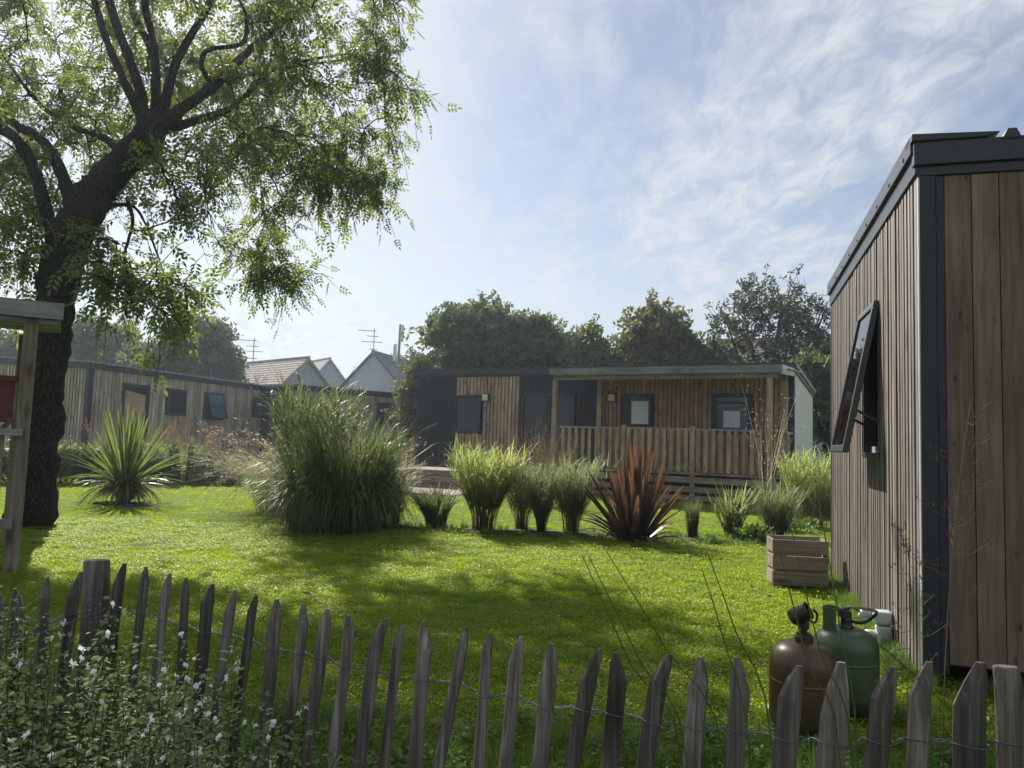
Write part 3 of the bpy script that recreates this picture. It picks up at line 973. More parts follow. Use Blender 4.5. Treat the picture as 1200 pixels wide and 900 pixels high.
for i in range(41):
    x = .05 + i * .305
    e.hexa([(x, -.09, 3.39), (x + .12, -.09, 3.39), (x + .12, 3.8, 3.553), (x, 3.8, 3.553), (x + .03, -.09, 3.44), (x + .09, -.09, 3.44), (x + .09, 3.8, 3.60), (x + .03, 3.8, 3.60)])
e.build('roof', M['roof_metal'], lc)
fd = window(LF, lc, *dr, M['anth'], M['pane'], fw=.11, name='door_frame')
e = MB(); LF.box(e, dr[0] + .13, dr[1] - .13, .018, .04, dr[2] + .1, dr[3] - .24, dr[3] - .36)
e.build('door_leaf', M['clad_brown'], fd)
window(LF, lc, *v1, M['anth'], M['pane'], fw=.10)
f2 = window(LF, lc, *v2, M['anth'], M['pane'], fw=.08)
# its sash stands open at the foot
a2 = radians(16); hh = v2[3] - v2[2] - .05
def s2(u, d, t): return LF.p(u, .055 + d * sin(a2) + t * cos(a2), v2[3] - .03 - d * cos(a2) + t * sin(a2))
def s2b(mb, u0, u1, d0, d1, t0, t1):
    mb.add([s2(u, d, t) for t in (t0, t1) for (u, d) in ((u0, d0), (u1, d0), (u1, d1), (u0, d1))], MB.BOXF)
e = MB(); ua, ub = v2[0] + .1, v2[1]
s2b(e, ua, ub, 0, .07, 0, .04); s2b(e, ua, ub, hh - .07, hh, 0, .04); s2b(e, ua, ua + .07, .07, hh - .07, 0, .04); s2b(e, ub - .07, ub, .07, hh - .07, 0, .04)
so2 = e.build('window_sash', M['anth'], lc)
e = MB(); s2b(e, ua + .06, ub - .06, .06, hh - .06, .015, .022); e.build('pane', M['pane_blue'], so2)
window(LF, lc, *v3, M['anth'], M['pane_blue'], fw=.10)

KO = (-8.9, 30.6); KE = (-4.62, 35.0)
_l = sqrt((KE[0] - KO[0]) ** 2 + (KE[1] - KO[1]) ** 2)
KD = ((KE[0] - KO[0]) / _l, (KE[1] - KO[1]) / _l)
kc = empty('wooden_cabin', (KO[0], KO[1], 0), atan2(KD[1], KD[0]))
tag(kc, 'small grey-brown boarded cabin seen between the pampas clump and the black cabin', 'cabin')
KF = Wall((0, 0), (1, 0), (0, -1))
def kw(x, y): return wp(x, y, KO, KD)
e = MB(); e.box(.03, _l, .03, 3.9, .1, 3.15); e.build('wall', M['dark'], kc)
kv = (kw(440.5, 487)[0], kw(460.5, 487)[0], kw(450, 500)[1], kw(450, 472)[1])
cladding(KF, kc, M['clad_grey'], .05, _l - .18, .15, .1, lambda u: 3.15, [kv], proud=.028, gap=.028, seed=14)
e = MB(); KF.box(e, _l - .18, _l + .02, 0, .05, .1, 3.15); e.build('corner_trim', M['anth'], kc)
e = MB(); KF.box(e, -.05, _l + .35, 0, .08, 3.15, 3.36); e.build('fascia', M['anth'], kc)
e = MB(); e.box(-.05, _l + .35, .0, 4, 3.32, 3.40); e.build('roof', M['roof_metal'], kc)
e = MB(); KF.box(e, _l + .02, _l + .35, -.3, -.02, .1, 3.15); e.build('side_panel', M['clad_grey'], kc)
window(KF, kc, *kv, M['anth'], M['pane'], fw=.10, blind_or_glint=(kv[0] + .2, kv[1] - .25, kv[3] - .42, kv[3] - .30))
hu, hz_ = kw(424.5, 462)
e = MB(); e.tube([KF.p(hu, -.02, hz_), KF.p(hu, .12, hz_)], .1, 10); e.tube([KF.p(hu, .1, hz_ - .02), KF.p(hu, .1, hz_ - .3)], .07, 8); e.build('flue', M['rust'], kc)

# ---- houses beyond --------------------------------------------------------------
def gable_house(name, label, apex, width, eave_drop, ridge_vec, wall_mat, roof_mat, group=None, over=.25):
    """apex = top of the gable facing the camera; ridge_vec = horizontal ridge from it"""
    rv = Vector((ridge_vec[0], ridge_vec[1], 0)); L_ = rv.length; d = rv.normalized()
    s = Vector((d.y, -d.x, 0))              # to the right when looking along the ridge
    r = empty(name, (apex.x, apex.y, 0), atan2(d.y, d.x))
    tag(r, label, 'house', group)
    zt = apex.z; ze = zt - eave_drop; w = width / 2
    m_ = MB()                                # local x along the ridge, local y to the left
    v = [(0, -w, 0), (0, w, 0), (0, w, ze), (0, 0, zt - .1), (0, -w, ze)]
    v2_ = [(L_, y, z) for _, y, z in v]
    m_.add(v + v2_, [(0, 4, 3, 2, 1), (5, 6, 7, 8, 9), (0, 1, 6, 5), (1, 2, 7, 6), (4, 0, 5, 9)])
    m_.build('wall', wall_mat, r)
    for sg in (-1, 1):
        m_ = MB(); k = eave_drop / w
        a = [(-over, 0, zt), (L_ + over, 0, zt), (L_ + over, sg * (w + .3), zt - (w + .3) * k), (-over, sg * (w + .3), zt - (w + .3) * k)]
        bb = [(x, y, z - .16) for x, y, z in a]
        m_.add(a + bb, [(0, 1, 2, 3) if sg < 0 else (3, 2, 1, 0), (7, 6, 5, 4) if sg < 0 else (4, 5, 6, 7), (0, 4, 5, 1), (1, 5, 6, 2), (2, 6, 7, 3), (3, 7, 4, 0)])
        # courses of slate or tile as raised edges
        n_ = 16
        for i in range(n_):
            f0 = i / n_; y0 = sg * (w + .3) * f0; y1 = sg * (w + .3) * (f0 + .02)
            m_.add([(-over, y0, zt - abs(y0) * k + .012), (L_ + over, y0, zt - abs(y0) * k + .012), (L_ + over, y1, zt - abs(y1) * k + .045), (-over, y1, zt - abs(y1) * k + .045)], [(0, 1, 2, 3)])
        m_.build('roof_slope', roof_mat, r)
    m_ = MB(); m_.tube([(-over, 0, zt + .02), (L_ + over, 0, zt + .02)], .09, 6); m_.build('ridge', roof_mat, r)
    return r

ap = at(438, 412, 55)
rd = at(487, 424, 63)
gable_house('gabled_house', 'blue-grey gabled house with slate roof beyond the cabins under the tall aerial', ap, 5.6, 2.9, (rd.x - ap.x, rd.y - ap.y), M['render_grey'], M['slate'])
ap = at(360, 419, 48)
rd2 = at(292, 421, 53)
gable_house('gabled_house', 'house with pale mottled roof slope showing beside the far left trees', ap, 5.4, 2.6, (rd2.x - ap.x, rd2.y - ap.y), M['render_grey'], M['tile_pale'])
ap = at(386, 420, 60)
rd3 = at(360, 420.5, 64)
gable_house('gabled_house', 'small mottled roof peeping out behind the pale roofed house', ap, 4.8, 2.8, (rd3.x - ap.x, rd3.y - ap.y), M['render_grey'], M['tile_pale'])
ap = at(1010, 396, 52)
gable_house('gabled_house', 'pinkish brown tiled roof half hidden behind the airy tree on the right', ap, 9, 3.2, (-9.5, 3.5), M['render_grey'], M['tile_pink'])
ap = at(-14, 440, 52)
gable_house('gabled_house', 'pale roof glimpsed at the far left edge behind the trunk', ap, 7, 2.4, (5.5, 3), M['render_grey'], M['tile_pale'])

# aerials -------------------------------------------------------------------------
def aerial(x, yb, yt, Y, label, flip=1):
    b_ = at(x, yb, Y); t_ = at(x, yt, Y)
    r = empty('television_aerial', b_)
    tag(r, label, 'aerial')
    h = t_.z - b_.z
    m_ = MB(); m_.tube([(0, 0, -.3), (0, 0, h)], .035, 6); m_.build('mast', M['galv'], r)
    m_ = MB()
    for zz, l0, l1 in ((h - .15, -1.2, .15), (h - .55, -.5, .3), (h * .45, -.85, .6), (.25, -.3, .25)):
        m_.tube([(l0 * flip, 0, zz), (l1 * flip, 0, zz - .04)], .022, 5)
        for k in range(7):
            xx = l0 + (l1 - l0) * k / 6
            m_.tube([(xx * flip, -.22, zz - .02), (xx * flip, .22, zz - .02)], .012, 4)
    m_.build('crossbar', M['galv'], r)
aerial(437.5, 413, 385, 54.5, 'thin many-armed television aerial on top of the blue-grey gable')
aerial(296.5, 424, 396, 51, 'television aerial rising beside the far left trees above the mottled roof')
t_ = at(469.5, 380, 40)
r = empty('antenna_mast', (t_.x - .1, 40, 0))
tag(r, 'tall mast with two white panel antennas between the blue-grey house and the dark tree', 'mast')
m_ = MB(); m_.tube([(0, 0, 0), (.0, 0, 3), (.1, 0, t_.z)], .07, 8); m_.build('mast', M['galv'], r)
for x_, z_ in ((.22, t_.z - .45), (-.12, t_.z - 1.5)):
    m_ = MB(); m_.box(x_ - .09, x_ + .09, -.16, -.08, z_ - .5, z_ + .4); m_.tube([(x_, -.08, z_), (.06, 0, z_)], .03, 5); m_.build('panel_antenna', M['white'], r, bevel=.03)

# low terrace and box in front of the black cabin
r = empty('low_terrace', (at(510, 560, 20).x, 20.3, 0), radians(-24))
tag(r, 'low pinkish timber terrace edge between the pampas clump and the lime grass', 'terrace')
for i, (z0, z1) in enumerate(((.0, .16), (.18, .34), (.36, .5))):
    m_ = MB(); m_.box(-1.6, 1.7, -.03, .0, z0, z1); m_.build('board', M['rail_wood_x'], r)
m_ = MB(); m_.box(-1.6, 1.7, .003, 2.2, .02, .49); m_.build('deck', M['paving'], r)

# ------------------------------------------------------------------ timber shelter at the left edge
sp = gr(13, 672)
sh = empty('timber_shelter', (sp.x, sp.y, 0), radians(31))
tag(sh, 'wooden garden shelter with flat roof boards and rail at the left edge of the lawn', 'shelter')
tp = at(36, 372, sp.y)
th = tp.z
m_ = MB(); m_.box(-.058, .052, -.055, .055, -.02, th); m_.build('post', M['shelter'], sh)
m_ = MB(); m_.box(-2.6, -2.47, -.06, .06, -.02, th); m_.build('post', M['shelter'], sh)
m_ = MB(); m_.box(-2.6, -2.47, 1.6, 1.72, -.02, th); m_.build('post', M['shelter'], sh)
m_ = MB(); m_.box(-.16, -.05, 1.6, 1.72, -.02, th); m_.build('post', M['shelter'], sh)
m_ = MB(); m_.hexa([(-2.9, -.12, th - .01), (.24, -.12, th - .01), (.24, -.06, th - .01), (-2.9, -.06, th - .01), (-2.9, -.12, th + .14), (.24, -.12, th + .14), (.24, -.06, th + .14), (-2.9, -.06, th + .14)])
m_.build('roof_fascia', M['shelter_x'], sh)
m_ = MB(); m_.hexa([(-2.9, -.055, th - .06), (.20, -.055, th - .06), (.20, .0, th - .06), (-2.9, .0, th - .06), (-2.9, -.055, th + .07), (.20, -.055, th + .07), (.20, .0, th + .07), (-2.9, .0, th + .07)])
m_.build('roof_beam', M['shelter_x'], sh)
for k in range(9):
    y0 = .01 + k * .21
    m_ = MB(); m_.hexa([(-2.9, y0, th + .08), (.22, y0, th + .08), (.22, y0 + .2, th + .08), (-2.9, y0 + .2, th + .08), (-2.9, y0, th + .11), (.22, y0, th + .11), (.22, y0 + .2, th + .11), (-2.9, y0 + .2, th + .11)])
    m_.build('roof_board', M['shelter_x'], sh)
zr = at(8, 502, sp.y).z; zb_ = at(4, 613, sp.y).z
m_ = MB(); m_.box(-2.5, .0, -.12, -.062, zr - .06, zr); m_.build('rail', M['shelter_x'], sh)
m_ = MB(); m_.box(-2.5, -.02, -.115, -.062, zb_ - .04, zb_ + .05); m_.build('rail', M['shelter_x'], sh)
for k in range(12):
    x0 = -.13 - k * .2
    m_ = MB(); m_.box(x0 - .075, x0, -.058, -.03, zb_ + .05, zr - .06); m_.build('baluster', M['shelter'], sh)
m_ = MB(); m_.box(-2.45, -.13, 1.62, 1.66, zr + .06, zr + .50); m_.build('red_panel', M['red'], sh)
m_ = MB(); m_.box(-2.45, -.11, 1.58, 1.70, zr + .5, zr + .56); m_.build('panel_cap', M['red'], sh)
m_ = MB(); m_.bar((-.16, 1.55, zr + .1), (-.9, 1.5, .3), .12, .05); m_.build('brace', M['shelter'], sh)


# ------------------------------------------------------------------ trees
def walk(pts, k=5):
    """smooth a polyline (Catmull-Rom)"""
    P = [Vector(p) for p in pts]
    P = [P[0] * 2 - P[1]] + P + [P[-1] * 2 - P[-2]]
    out = []
    for i in range(1, len(P) - 2):
        for j in range(k):
            t = j / k
            a, b_, c, d = P[i - 1], P[i], P[i + 1], P[i + 2]
            out.append(.5 * ((2 * b_) + (c - a) * t + (2 * a - 5 * b_ + 4 * c - d) * t * t + (3 * b_ - a - 3 * c + d) * t ** 3))
    out.append(P[-2])
    return out


def leaflet_template(kind):
    if kind == 'compound':       # a stalk with seven leaflets
        v, f = [], []
        def leaf(bx, by, ang, L_, w, dz):
            c, s = cos(ang), sin(ang); b0 = len(v)
            for (x, y, z) in ((0, 0, 0), (L_ * .45, w / 2, -.006), (L_, 0, -.03 * L_ / .1), (L_ * .45, -w / 2, -.006)):
                v.append((bx + x * c - y * s, by + x * s + y * c, z + dz))
            f.append((b0, b0 + 1, b0 + 2, b0 + 3))
        for i in range(3):
            x = .05 + i * .055
            for sg in (-1, 1):
                leaf(x, 0, sg * 1.0, .088 - i * .006, .042, -.012 * i)
        leaf(.20, 0, 0, .10, .038, -.04)
        return v, f
    if kind == 'cluster':        # far foliage: a handful of crossed leaves
        v, f = [], []
        r_ = random.Random(5)
        for i in range(7):
            c = Vector((r_.uniform(-.10, .10), r_.uniform(-.10, .10), r_.uniform(-.08, .08)))
            a = Vector((r_.uniform(-1, 1), r_.uniform(-1, 1), r_.uniform(-.8, .8))).normalized()
            b_ = a.orthogonal().normalized(); b_ = Matrix.Rotation(r_.uniform(0, 6), 3, a) @ b_
            L_ = r_.uniform(.05, .075); b0 = len(v)
            v += [tuple(c - a * L_), tuple(c + b_ * L_ * .55), tuple(c + a * L_), tuple(c - b_ * L_ * .55)]
            f.append((b0, b0 + 1, b0 + 2, b0 + 3))
        return v, f


def grow(nodes, targets, rs, droop=.15, wob=.12, rmin=.012, rfac=.55, sec=6):
    """connect every target to the nearest wood so far; returns branch polylines"""
    P = np.array([n[0] for n in nodes]); R = np.array([n[1] for n in nodes])
    T = np.array(targets)
    d0 = np.min(np.linalg.norm(T[:, None] - P[None], axis=2), axis=1)
    out = []
    for i in np.argsort(d0):
        t = T[i]
        d = np.linalg.norm(P - t, axis=1)
        # prefer wood that is thicker and nearer
        j = int(np.argmin(d * (1 + .25 * (P[:, 2] > t[2] + .5))))
        L_ = d[j]
        if L_ < .05: continue
        a = P[j]
        k = sec
        ts = np.linspace(0, 1, k)
        mid = a + (t - a) * .5 + rs.normal(0, wob, 3) * L_ + np.array([0, 0, droop * L_])
        pts = ((1 - ts) ** 2)[:, None] * a + (2 * ts * (1 - ts))[:, None] * mid + (ts ** 2)[:, None] * t
        pts[1:-1] += rs.normal(0, .025, (k - 2, 3)) * min(L_, 1.5)
        r0 = min(R[j] * rfac, .012 + .018 * L_)
        r0 = max(r0, rmin)
        rr = np.linspace(r0, rmin * .7, k)
        out.append((pts, rr))
        P = np.vstack([P, pts[1:]]); R = np.concatenate([R, rr[1:]])
    return out


def blob_targets(blobs, rs):
    """blobs: (centre Vector, radii (x,y,z), n)"""
    out = []
    for c, rad, n_ in blobs:
        v = rs.normal(0, 1, (n_, 3)); v /= np.linalg.norm(v, axis=1, keepdims=True)
        q = rs.uniform(.25, 1, (n_, 1)) ** .45
        out.append(np.array(c) + v * q * np.array(rad))
    return np.vstack(out)


def make_tree(name, label, limbs, blobs, leaf_m, bark_m, seed, base, twigs=7, twig_len=(.3, .75), leaf='compound', lsc=(.8, 1.25), per=4,
              group=None, droop=.15, hang=.45, trunk_sides=14, branch_sides=5, rfac=.55, wob=.12, twig_r=.006, zcut=None, keep=None):
    rs = np.random.default_rng(seed)
    root = empty(name, base)
    tag(root, label, 'tree', group)
    B = np.array(base)
    mb = MB(); nodes = []
    for pts, rad in limbs:
        sm_ = walk(pts, 8 if trunk_sides > 10 else 5)
        rr = np.interp(np.linspace(0, 1, len(sm_)), np.linspace(0, 1, len(rad)), rad)
        rr2 = [r_ * (1 + .07 * rs.normal()) for r_ in rr]
        mb.tube([p - Vector(base) for p in sm_], rr2, trunk_sides if max(rad) > .1 else 8)
        for p, r_ in zip(sm_, rr): nodes.append((np.array(p), r_))
    nodes = [n for n in nodes if n[1] < .34 or n[0][2] > base[2] + 2.0] or nodes
    T = blob_targets(blobs, rs)
    if trunk_sides > 10:
        ex = []
        for p_, r_ in nodes:
            if p_[2] > 3.4 and r_ < .2 and rs.uniform() < .04: ex.append(p_ + rs.normal(0, .32, 3))
        T = np.vstack([T, np.array(ex)])
    if keep is not None: T = np.array([t for t in T if keep(t)])
    br = grow(nodes, T, rs, droop=droop, rfac=rfac, wob=wob)
    if trunk_sides > 10:
        from mathutils import noise as mn
        vv = []
        for (x, y, z) in mb.v:
            q = Vector((x, y, z))
            d_ = mn.noise_vector(q * 3.1) * .05 + mn.noise_vector(q * 9.0) * .022
            vv.append(tuple(q + d_ * min(1, .35 + max(0, 3.2 - z) * .3)))
        mb.v = vv
    mb.build('trunk', bark_m, root, smooth=True)
    bm_ = MB()
    for pts, rr in br:
        bm_.tube([Vector(p - B) for p in pts], list(rr), branch_sides, cap=False)
    # twigs and leaves
    pos, dr_ = [], []
    for pts, rr in br:
        tip = pts[-1]; dirn = pts[-1] - pts[-2]; dirn /= np.linalg.norm(dirn) + 1e-9
        for k in range(twigs):
            s = pts[-1] if k < twigs * .6 else pts[rs.integers(max(1, len(pts) - 4), len(pts))]
            v = dirn * .5 + rs.normal(0, .65, 3); v /= np.linalg.norm(v)
            L_ = rs.uniform(*twig_len)
            e1 = s + v * L_ * .55; e2 = s + v * L_ + np.array([0, 0, -hang * L_ * rs.uniform(.3, 1.1)])
            if twig_r: bm_.tube([Vector(s - B), Vector(e1 - B), Vector(e2 - B)], [twig_r, twig_r * .8, twig_r * .4], 3, cap=False)
            for q in range(per):
                f_ = (q + rs.uniform(0, 1)) / per
                p_ = s + (e1 - s) * min(1, f_ / .55) if f_ < .55 else e1 + (e2 - e1) * ((f_ - .55) / .45)
                pos.append(p_)
                dd = v + rs.normal(0, .7, 3) + np.array([0, 0, -hang])
                dr_.append(dd)
    bm_.build('branches', bark_m if twig_r > .005 else M['twig'], root, smooth=True)
    pos = np.array(pos) - B; dr_ = np.array(dr_)
    tv, tf = leaflet_template(leaf)
    me = scatter('crown', tv, tf, pos, rots(dr_, .7 if leaf == 'compound' else None, rs), rs.uniform(*lsc, len(pos)))
    link('crown', me, leaf_m, root)
    return root


def L3(*pts):
    return [at(x, y, Y) for x, y, Y in pts]

tb = gr(36, 617)
TY = tb.y
limbs = [
    ([tb + Vector((0, 0, -.15))] + L3((41, 560, TY), (48, 490, TY), (57, 420, TY), (66, 345, TY), (80, 285, TY), (100, 245, TY), (122, 213, TY), (150, 185, TY - .1), (174, 160, TY - .2), (182, 133, TY - .2)),
     [.40, .31, .28, .265, .29, .36, .33, .30, .27, .26, .20]),
    (L3((74, 300, TY), (58, 262, TY - .1), (45, 215, TY - .3), (20, 165, TY - .6), (-25, 140, TY - .9), (-90, 110, TY - 1.2), (-180, 60, TY - 1.4)), [.2, .13, .12, .11, .09, .06, .03]),
    (L3((86, 270, TY), (77, 217, TY + .3), (52, 167, TY + .8), (10, 140, TY + 1.2), (-60, 80, TY + 1.8), (-120, -30, TY + 2.2)), [.16, .13, .11, .09, .07, .03]),
    (L3((150, 185, TY - .1), (120, 160, TY + .5), (90, 150, TY + 1.2), (45, 120, TY + 2.0), (0, 60, TY + 2.8)), [.1, .08, .07, .055, .03]),
    (L3((172, 150, TY - .2), (133, 67, TY + .2), (110, 0, TY + .5), (80, -100, TY + .8), (60, -210, TY + 1.0)), [.11, .085, .075, .06, .03]),
    (L3((174, 145, TY - .2), (160, 93, TY - .3), (127, 0, TY - .6), (100, -110, TY - .9), (105, -230, TY - 1.2)), [.12, .10, .085, .06, .03]),
    (L3((182, 140, TY - .2), (180, 65, TY + .5), (153, 0, TY + .9), (145, -120, TY + 1.3), (170, -240, TY + 1.5)), [.11, .085, .075, .06, .03]),
    (L3((184, 130, TY - .2), (181, 60, TY - .8), (170, 0, TY - 1.3), (190, -90, TY - 1.8)), [.09, .07, .06, .03]),
    (L3((190, 135, TY - .2), (207, 73, TY), (247, 0, TY + .2), (275, -90, TY + .5), (310, -180, TY + .8)), [.11, .085, .07, .055, .03]),
    (L3((186, 150, TY - .2), (212, 128, TY - .2), (250, 101, TY + .3), (288, 63, TY + .9), (313, 42, TY + 1.3), (347, 15, TY + 1.7), (390, -12, TY + 2.1), (470, -50, TY + 2.6)), [.15, .12, .105, .095, .085, .075, .055, .025]),
    (L3((190, 152, TY - .2), (232, 141, TY + .4), (267, 128, TY + 1.1), (292, 108, TY + 1.7), (318, 82, TY + 2.2), (360, 70, TY + 2.7), (420, 62, TY + 3.3)), [.11, .085, .075, .06, .05, .04, .018]),
    (L3((186, 146, TY - .2), (225, 120, TY + .8), (270, 95, TY + 1.6), (330, 80, TY + 2.4), (400, 70, TY + 3.0)), [.10, .08, .06, .045, .02]),
    (L3((250, 101, TY + .3), (236, 78, TY + .1), (243, 58, TY - .1), (284, 50, TY), (288, 20, TY + .1), (272, -20, TY + .2)), [.05, .05, .05, .045, .04, .02]),
    (L3((150, 235, TY), (155, 262, TY - .3), (146, 300, TY - .6), (150, 330, TY - .8)), [.05, .035, .025, .012]),
    (L3((128, 240, TY), (160, 245, TY + .5), (180, 285, TY + .9), (195, 330, TY + 1.0)), [.05, .03, .022, .012]),
]
limbs = [(p_, [r_ * .66 for r_ in q_]) for p_, q_ in limbs]
limbs[0] = (limbs[0][0], [.33, .27, .25, .235, .25, .28, .25, .225, .205, .21, .15])
def bl(x, y, Y, rxp, ryp, dy, n_):
    k = Y / FPX
    return (np.array(at(x, y, Y)), (rxp * k, dy, ryp * k), n_)
blobs = [
    bl(60, 60, TY + 1.2, 100, 85, 2.0, 26), bl(170, 30, TY + 1.5, 90, 60, 2.0, 18), bl(290, 30, TY + .8, 80, 50, 2.2, 20),
    bl(375, 50, TY + 1.6, 85, 55, 1.8, 22), bl(452, 50, TY + 2.2, 42, 60, 1.2, 9), bl(462, 120, TY + 2.4, 26, 48, .9, 7),
    bl(370, 160, TY + 2.6, 78, 58, 1.7, 33), bl(320, 215, TY + 2.9, 50, 55, 1.3, 20), bl(400, 215, TY + 2.9, 42, 30, 1.0, 13),
    bl(295, 285, TY + 3.0, 24, 34, .7, 9), bl(322, 325, TY + 3.2, 40, 20, .6, 10), bl(435, 205, TY + 2.6, 16, 30, .6, 6),
    bl(275, 130, TY + 1.0, 35, 50, 1.2, 8), bl(220, 200, TY - .4, 25, 36, .7, 8), bl(212, 245, TY - .4, 18, 16, .4, 3),
    bl(160, 330, TY - .6, 50, 30, .7, 10), bl(190, 372, TY - .7, 24, 12, .4, 2), bl(135, 290, TY - .3, 22, 14, .4, 3), bl(205, 345, TY - .6, 20, 20, .4, 3),
    bl(50, 165, TY + .8, 85, 60, 2.2, 22), bl(110, 150, TY + 1.5, 50, 60, 1.4, 8), bl(15, 240, TY + .2, 45, 45, 1.2, 11), bl(10, 305, TY - .3, 22, 30, .8, 4),
    bl(205, 90, TY + 1.6, 55, 50, 1.3, 8),
    # far side of the crown
    bl(110, 130, TY + 3.4, 110, 70, 1.2, 18), bl(290, 120, TY + 3.2, 90, 60, 1.2, 16), bl(20, 60, TY + 4.2, 110, 70, 1.2, 14),
    # the part of the crown above and left of the picture
    bl(180, -130, TY + .8, 270, 110, 2.8, 34), bl(-150, 60, TY + .5, 130, 190, 2.6, 22), bl(360, -80, TY + .2, 110, 60, 1.6, 10), bl(-40, -120, TY + 1.5, 150, 120, 2.2, 14),
]
make_tree('walnut_tree', 'big leaning tree with dark fissured trunk spreading over the lawn beside the shelter', limbs, blobs, L_TREE, M['bark'], 21, tb,
          twigs=6, twig_len=(.25, .75), per=4, lsc=(.75, 1.2), droop=.08, hang=.5, twig_r=.0065)
# the smaller suspended neighbour that shades the lawn in patches stays part of this crown


def bg_tree(name, label, x, ytop, ybase, halfw, Y, n_, seed, leaf_m=L_BG, airy=False, group='trees beyond the cabins', flat=.5, lsc=(1.7, 3.0)):
    top = at(x, ytop + 16, Y); k = Y / FPX
    base = Vector((top.x, Y, 0))
    H_ = top.z
    rad = halfw * k
    r_ = random.Random(seed)
    z0 = H_ * .28 if not airy else H_ * .25
    limbs_ = [([base, base + Vector((r_.uniform(-.3, .3), 0, z0)), base + Vector((r_.uniform(-.4, .4), r_.uniform(-.4, .4), H_ * .55)), base + Vector((r_.uniform(-.5, .5), r_.uniform(-.4, .4), H_ * .88))], [.035 * H_ + .02, .028 * H_, .018 * H_, .03])]
    for i in range(7 if airy else 5):
        a = i * 2.4 + r_.uniform(0, 1); q = r_.uniform(.5, .85)
        s = base + Vector((0, 0, z0 * r_.uniform(.7, 1.3)))
        e_ = base + Vector((cos(a) * rad * q, sin(a) * rad * q * .8, H_ * r_.uniform(.55, .85)))
        m1 = s.lerp(e_, .45) + Vector((0, 0, -.04 * H_))
        limbs_.append(([s, m1, e_], [.016 * H_, .012 * H_, .02]))
    blobs_ = []
    nb_ = 9
    cz = (H_ + z0) / 2; hz = (H_ - z0) / 2
    for i in range(nb_):
        a = i * 2.399 + r_.uniform(-.3, .3); f = sqrt((i + .5) / nb_)
        zz = cz + hz * .55 * r_.uniform(-1, 1) * (1 if f > .5 else .6)
        room = sqrt(max(.1, 1 - ((zz - cz) / hz) ** 2 * .8))
        c = (base.x + cos(a) * rad * f * .62 * room, Y + sin(a) * rad * f * .55, zz)
        blobs_.append((np.array(c), (rad * r_.uniform(.32, .5), rad * r_.uniform(.3, .45), hz * r_.uniform(.32, .45)), int(n_ / nb_)))
    blobs_.append((np.array((base.x + r_.uniform(-.2, .2) * rad, Y, H_ - hz * .33)), (rad * .5, rad * .4, hz * .3), int(n_ / 7)))
    if airy:
        make_tree(name, label, limbs_, blobs_, leaf_m, M['bark'], seed, base, twigs=4, twig_len=(.5, 1.1), leaf='cluster', lsc=lsc, per=2, group=group, droop=.02, hang=-.1, trunk_sides=8, branch_sides=4, twig_r=.012)
    else:
        make_tree(name, label, limbs_, blobs_, leaf_m, M['bark'], seed, base, twigs=9, twig_len=(.3, 1.3), leaf='cluster', lsc=(lsc[0] * .72, lsc[1] * .72), per=6, group=group, droop=.05, hang=.1, trunk_sides=8, branch_sides=4, twig_r=.0)

bg_tree('oak_tree', 'wide dark tree with rounded crown behind the black end of the far cabin', 568, 346, 430, 88, 36, 190, 31)
bg_tree('oak_tree', 'lower bushy tree filling the gap right of the widest dark tree', 668, 380, 430, 46, 37, 80, 32, L_BG)
bg_tree('oak_tree', 'small pale green tree between the widest dark tree and the pointed one', 700, 376, 430, 32, 34, 60, 38, L_BG)
bg_tree('oak_tree', 'yellowish pointed tree behind the middle of the porch roof', 768, 348, 425, 54, 33, 120, 33, L_BGY)
bg_tree('oak_tree', 'low dark tree between the pointed tree and the airy tree', 822, 378, 425, 34, 34, 70, 34)
bg_tree('birch_tree', 'thin open tree with sky showing between its sparse leaves at the right', 905, 306, 425, 98, 31, 165, 35, L_AIRY, airy=True, lsc=(.9, 1.6))
bg_tree('oak_tree', 'hazy dark tree mass directly right of the big trunk', 132, 364, 440, 75, 44, 150, 36, L_BG, lsc=(1.8, 3))
bg_tree('oak_tree', 'hazy rounded tree left of the mottled roof', 222, 356, 440, 70, 42, 150, 37, L_BG, lsc=(1.8, 3))
bg_tree('oak_tree', 'distant tree behind the leaves at the far left edge', 25, 372, 430, 48, 48, 60, 39, L_BG, lsc=(1.8, 3))
bg_tree('oak_tree', 'ragged tree foot beside the left corner of the black cabin', 492, 408, 470, 22, 33, 40, 40, L_BGY, lsc=(1.4, 2.2))
bg_tree('oak_tree', 'dark evergreen filling the gap between the porch end and the near cabin', 972, 392, 500, 36, 28, 90, 41, L_BG)
bg_tree('oak_tree', 'small far bluish tree above the roof of the small cabin', 394, 428, 450, 18, 85, 30, 42, L_BG, lsc=(2.5, 4))
bg_tree('oak_tree', 'far bluish tree just left of the black cabin roof', 476, 403, 450, 20, 80, 36, 43, L_BG, lsc=(2.5, 4))


